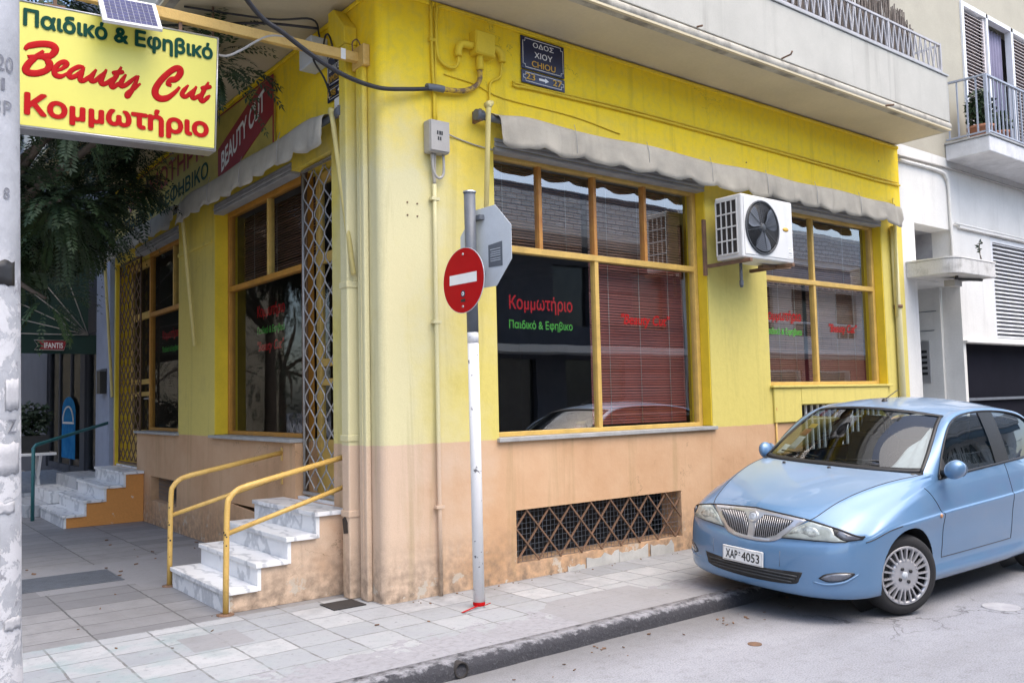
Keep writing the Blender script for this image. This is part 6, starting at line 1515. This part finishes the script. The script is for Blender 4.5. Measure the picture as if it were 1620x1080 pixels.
mb = MB(); mb.lathe([(0, .001), (.008, .001), (.008, 0)], (-.0225, .063, .388), (-1, 0, 0), 12); mb.box(-.0235, -.0225, .055, .071, .366, .370); mb.build('seal', M['steel'], np_)
# ---- greenhouse
xl = [(1.185, .695, .972), (1.34, .665, 1.085), (1.50, .625, 1.20), (1.66, .582, 1.305), (1.80, .555, 1.368), (1.98, .545, 1.405), (2.3, .545, 1.425), (2.7, .545, 1.415), (3.1, .54, 1.365), (3.38, .53, 1.27)]
ol = [(1.30, .752, .928), (1.40, .722, 1.065), (1.53, .685, 1.19), (1.68, .648, 1.295), (1.83, .625, 1.352), (2.02, .617, 1.383), (2.3, .617, 1.398), (2.7, .622, 1.385), (3.02, .64, 1.335), (3.24, .67, 1.22)]
XL_ = catmull([(s, -l, z) for s, l, z in xl], 6); OL = catmull([(s, -l, z) for s, l, z in ol], 6)
belt = []
for p in OL:
    i = min(range(NA, len(ds)), key=lambda i: abs(SK[-1][i].x - p.x) + (0 if SK[-1][i].y < -.3 else 9)); belt.append(SK[-1][i])
for s in (1, -1):
    rows = []
    for a, b in zip(XL_, OL):
        m_ = (a+b)/2; nrm = Vector((0, -.75, .65)) if a.x > 1.7 else Vector((-.35, -.7, .35)); w = (a-b).length
        rows.append([Vector((p.x, p.y*s, p.z)) for p in (a, a.lerp(b, .2) + nrm*.10*w, a.lerp(b, .5) + nrm*.17*w, a.lerp(b, .8) + nrm*.11*w, b, b + Vector((0, .02, -.004)))])
    mb = MB(); mb.grid(rows); mb.build('roof_pillar', M['car'], car)
    # foot of the pillar down to the wing
    foot = [Vector((p.x, p.y*s, p.z)) for p in rows[0]] if 0 else rows[0][:5]
    base = [Vector((p.x, p.y*s, p.z)) for p in (DK[-1][min(range(NA+1), key=lambda i: (DK[-1][i] - Vector((f.x, f.y*s, f.z))).length)] for f in foot)]
    base = [Vector((f.x - .03, f.y*1.02, f.z - .05)) for f in foot]
    mb = MB(); mb.grid([foot, base]); mb.build('pillar_foot', M['car'], car)
    # side glass: front window, quarter window, pillar strip
    def sgl(i0, i1, nm, m_, ins=.006, lo=0.0):
        rws = []
        for k in range(7):
            u = k/6
            rws.append([Vector((belt[i].lerp(OL[i], u).x, (belt[i].lerp(OL[i], u).y + ins - .010*math.sin(math.pi*u))*s, belt[i].lerp(OL[i], u).z)) for i in range(i0, i1+1)])
        mb = MB(); mb.grid(rws); return mb.build(nm, M[m_], car)
    ib0 = min(range(len(OL)), key=lambda i: abs(OL[i].x-2.27)); ib1 = min(range(len(OL)), key=lambda i: abs(OL[i].x-2.47)); it = min(range(len(OL)), key=lambda i: abs(OL[i].x-1.42))
    sgl(0, ib0, 'side_window', 'carglass'); sgl(ib1, len(OL)-1, 'side_window', 'carglass'); sgl(ib0, ib1, 'door_pillar', 'black', -.002); sgl(0, it, 'corner_trim', 'black', -.004)
    mb = MB(); mb.tube([Vector((p.x, p.y*s - s*0, p.z + .006)) for p in belt if p.x < 3.1], .010, 6); mb.build('window_seal', M['black'], car)
    mb = MB(); mb.tube([Vector((p.x, (p.y-.004)*s, p.z)) for p in OL], .007, 6); mb.build('window_seal', M['black'], car)
    # rear quarter panel behind the glass
    e0, e1 = OL[-1], XL_[-1]; rb = [SK[-1][i] for i in range(len(ds)) if SK[-1][i].x >= belt[-1].x]
    n = len(rb); topc = [e0.lerp(e1, min(1, k/6)) if k < 6 else Vector((e1.x + .02*(k-6)/max(1, n-7)*0 + .05*math.sin((k-6)/max(1, n-7)*math.pi/2), e1.y*(1-(k-6)/max(1, n-7)), e1.z + .02*(k-6)/max(1, n-7))) for k in range(n)]
    mb = MB(); mb.grid([[Vector((p.x, p.y*s, p.z)) for p in rb], [Vector((p.lerp(q, .5).x + .02, p.lerp(q, .5).y*1.04*s, p.lerp(q, .5).z)) for p, q in zip(rb, topc)], [Vector((p.x, p.y*s, p.z)) for p in topc]]); mb.build('rear_quarter', M['car'], car)
# roof and windscreen
iW = min(range(len(XL_)), key=lambda i: abs(XL_[i].x-1.79))
def roofpt(i, u):
    """u -1..1 across; crown"""
    p = XL_[i]; x, w, z = p.x, -p.y, p.z
    f = max(0, min(1, (x-1.79)/.25)); back = -.165*(1-u*u)*(1-f)
    return Vector((x + back, -u*w, z + (.045 + .018*f)*(1-u*u)))
mb = MB(); mb.grid([[roofpt(i, -1 + 2*k/24) for k in range(25)] for i in range(iW, len(XL_))]); mb.build('roof', M['car'], car)
hdr = [roofpt(iW, -1 + 2*k/24) for k in range(25)]
def cowlpt(u):
    a = abs(u); w = cm(COW, min(a*.575, 1)); return Vector((w[0] + .012, -u/max(a, 1e-6)*w[1] if a > 1e-6 else 0, w[2] - .004))
rows = []
for j in range(13):
    v = j/12; row = []
    for k in range(25):
        u = -1 + 2*k/24; pl_ = XL_[:iW+1]; t = v*(len(pl_)-1); i = min(int(t), len(pl_)-2); e = pl_[i].lerp(pl_[i+1], t-i); e = Vector((e.x, -u*(-e.y), e.z))
        c = cowlpt(u); h = hdr[k]; m_ = c.lerp(h, v) + Vector((-.028, 0, .022))*math.sin(math.pi*v)*(1-u*u)
        ed0 = Vector((pl_[0].x, 0, pl_[0].z)); wgt = abs(u)**3
        eb = cowlpt(1 if u > 0 else -1).lerp(hdr[24 if u > 0 else 0], v); tgt = pl_[i].lerp(pl_[i+1], t-i); d = Vector((tgt.x, -(-tgt.y)*(1 if u > 0 else -1)*1.0, tgt.z)) - eb
        row.append(m_ + d*wgt*abs(u)**2)
    rows.append(row)
mb = MB(); mb.grid(rows); ws = mb.build('windscreen', M['carglass'], car)
def strip(A, B, nm):
    mb = MB(); mb.grid([A, B]); mb.build(nm, M['black'], ws, recalc=False, solid=.002)
up_ = Vector((-.003, 0, .004))
strip([rows[0][k] + up_ for k in range(25)], [rows[1][k].lerp(rows[0][k], .3) + up_ for k in range(25)], 'black_border'); strip([rows[-1][k] + up_ for k in range(25)], [rows[-2][k].lerp(rows[-1][k], .45) + up_ for k in range(25)], 'black_border')
strip([r[0] + up_ for r in rows], [r[0].lerp(r[1], .55) + up_ for r in rows], 'black_border'); strip([r[24] + up_ for r in rows], [r[24].lerp(r[23], .55) + up_ for r in rows], 'black_border')
mb = MB(); mb.grid([[p + Vector((.0, 0, -.002)) for p in rows[0]], [Vector((p.x - .045, p.y*1.0, p.z - .018)) for p in rows[0]]]); mb.build('cowl', M['black'], car)
for a, b, c in (((1.085, -.40, 1.00), (1.06, -.13, .995), (1.055, .04, .993)), ((1.16, .52, 1.0), (1.10, .33, 1.0), (1.075, .15, .997))):
    mb = MB(); mb.tube(catmull([a, b, c], 6), .009, 6); mb.tube([(a[0]+.03, a[1]+.02, a[2]+.03), (c[0]+.02, c[1]-.02, c[2]+.02)], .007, 5); mb.build('wiper', M['black'], car)
for y in (.34, -.07):
    mb = MB(); mb.lathe([(0, .014), (.012, .010), (.015, 0)], (.93, y, .957), (-.2, 0, 1), 8); mb.build('washer_jet', M['black'], car)
mb = MB(); mb.lathe([(0, .03), (.016, .028), (.028, 0)], (1.90, .0, 1.455), (0, 0, 1), 10); mb.tube([(1.90, 0, 1.475), (2.12, .0, 1.555)], .004, 5); mb.build('antenna', M['black'], car)
# mirrors
for s in (1, -1):
    ML = .885 if s > 0 else .770
    t = MB(); rr = []
    for i in range(13):
        a = math.pi*i/12; r = []
        for k in range(20):
            b = 2*math.pi*k/20; r.append((1.28 + (.075*math.cos(a)*-1), -s*(ML + (.075 if s > 0 else .05)*math.sin(a)*math.cos(b)), 1.005 + .072*math.sin(a)*math.sin(b) + .012*math.sin(a)*math.cos(b)))
        rr.append(r)
    t.grid(rr, closed=True); o = t.build('mirror', M['car'], car)
    t = MB(); t.lathe([(0, 0), (.075, 0)], (0, 0, 0), (1, 0, 0), 20)
    for v in t.b.verts: v.co = Vector((1.345, -s*(ML + v.co.y*.85), 1.005 + v.co.z*.8))
    t.build('mirror_glass', M['chrome'], o)
    t = MB(); t.tube([(1.36, -s*.745, .955), (1.33, -s*(ML-.08), .965), (1.30, -s*(ML-.03), .985)], [.035, .03, .03], 8); t.build('mirror_arm', M['black'], o)
    t = MB(); h = BV.ray_cast(Vector((1.155, -s*1.2, .672)), Vector((0, s, 0)))[0]; t.lathe([(0, .010), (.014, .008), (.018, 0)], h, (0, -s, 0), 12); t.build('side_marker', M['terra'] if 0 else M['lampo'], car)
# inside: dashboard, seats, wheel, sticker cards, sun cloth
mb = MB(); rws = [[Vector((x, y, z)) for y in (-.66, -.4, 0, .4, .66)] for x, z in ((1.10, .955), (1.25, .975), (1.45, .95), (1.52, .86), (1.50, .55))]; mb.grid(rws); mb.build('dashboard', M['acg'], car, solid=.02)
mb = MB(); mb.box(1.5, 3.3, -.7, .7, .33, .36); mb.build('cabin_floor', M['black'], car)
mb = MB(); mb.tube([(1.60 - .0 + .06*math.sin(a), -.34 + .18*math.cos(a), .92 + .17*math.sin(a)) for a in (2*math.pi*k/24 for k in range(24))], .014, 6, closed=True); mb.bar((1.62, -.34, .92), (1.45, -.34, .86), .05); mb.bar((1.6, -.5, .92), (1.6, -.18, .92), .03); mb.build('steering_wheel', M['black'], car)
for y in (-.36, .36):
    mb = MB(); mb.obox((2.0, y, .55), (.25, 0, .03), (0, .23, 0), (0, 0, .09)); mb.obox((2.30, y, .86), (.07, 0, -.02), (0, .22, 0), (.09, 0, .28)); st_ = mb.build('seat', M['seat'], car, bevel=.05, seg=3)
    mb = MB(); mb.obox((2.40, y, 1.22), (.04, 0, 0), (0, .12, 0), (.02, 0, .08)); mb.bar((2.39, y, 1.05), (2.40, y, 1.2), .03); mb.build('head_rest', M['seat'], st_, bevel=.03, seg=3)
mb = MB(); mb.obox((2.95, 0, .80), (.08, 0, 0), (0, .6, 0), (.1, 0, .25)); mb.build('rear_seat', M['seat'], car, bevel=.05)
mb = MB(); mb.obox((1.72, 0, 1.315), (.012, 0, 0), (0, .10, 0), (0, 0, .03)); mb.build('rear_mirror', M['black'], car, bevel=.01)
def onws(u, v, d=.012):
    k = (u+1)/2*24; i = min(int(k), 23); j = min(int(v*12), 11); f, g_ = k-i, v*12-j
    p = rows[j][i].lerp(rows[j][i+1], f).lerp(rows[j+1][i].lerp(rows[j+1][i+1], f), g_); return p + Vector((d, 0, -d*.7))
def card(u0, u1, v0, v1, nm, m_):
    mb = MB(); mb.grid([[onws(u0 + (u1-u0)*i/4, v0 + (v1-v0)*j/4) for i in range(5)] for j in range(5)]); mb.build(nm, M[m_], car, solid=.001)
# windscreen papers, lower right corner of the car (left in the photograph)
card(-.86, -.74, .10, .26, 'windscreen_paper', 'cloth'); card(-.74, -.60, .20, .42, 'windscreen_paper', 'paper'); card(-.78, -.62, .44, .56, 'windscreen_paper', 'dred'); card(-.76, -.60, .58, .66, 'windscreen_paper', 'paint_y')
rw = []
for j in range(13):
    v = .03 + .68*j/12; w = .62 + .28*(v/.7)**1.1
    rw.append([onws(w + (.965-w)*i/8, v, .02 + .012*math.sin(i*1.9 + j*.8)) for i in range(9)])
mb = MB(); mb.grid(rw); mb.build('sun_cloth', M['cloth'], car, solid=.003)
# wheels
def wheel(cx, side, steer, nm='wheel'):
    c = Vector((cx, -side*.72, WZ)); ax = Vector((math.sin(R_(steer))*-1*side*side, -side*math.cos(R_(steer)), 0)) if 1 else None
    ax = Vector((-math.sin(R_(steer)), -math.cos(R_(steer)), 0)) if side > 0 else Vector((math.sin(R_(steer)), math.cos(R_(steer)), 0))
    c = c - ax*.0
    w = MB(); w.lathe([(.190, -.09), (.25, -.092), (.275, -.08), (.285, -.055), (.287, -.02), (.287, .02), (.285, .035), (.277, .062), (.262, .078), (.235, .086), (.205, .080), (.188, .066), (.178, .03), (.17, -.06)], c, ax, 56, closed=True); wo = w.build(nm, M['rubber'], car)
    u = Vector((0, 0, 1)); v = ax.cross(u)
    w = MB(); w.lathe([(0, .030), (.18, .030), (.18, .028), (0, .028)], c, ax, 32); w.build('rim', M['black'], wo)
    w = MB(); w.lathe([(.200, .074), (.207, .080), (.203, .086), (.190, .082), (.180, .070), (.184, .062)], c, ax, 56); w.lathe([(0, .072), (.05, .074), (.085, .082), (.108, .080), (.118, .070), (.118, .05)], c, ax, 40)
    for k in range(11):
        for e in (-.14, .14):
            a = 2*math.pi*k/11 + .1; a0 = a + e*.85; a1 = a + e*.95
            p = c + (u*math.cos(a0) + v*math.sin(a0))*.100 + ax*.072; q = c + (u*math.cos(a1) + v*math.sin(a1))*.190 + ax*.076
            w.bar(p, q, .012, .024, up=ax)
    cv = w.build('wheel_cover', M['hub'], wo)
    w = MB()
    for k in range(4): a = math.pi/2*k + .55; w.lathe([(0, .0835), (.0125, .0835), (.0125, .070)], c + (u*math.cos(a) + v*math.sin(a))*.052, ax, 14)
    w.build('bolt_hole', M['black'], cv)
    w = MB(); w.lathe([(0, .079), (.022, .078), (.026, .072)], c, ax, 20); w.build('centre_cap', M['alud'], cv)
wheel(WF, 1, 22); wheel(WF, -1, 22); wheel(WR, 1, 0); wheel(WR, -1, 0)
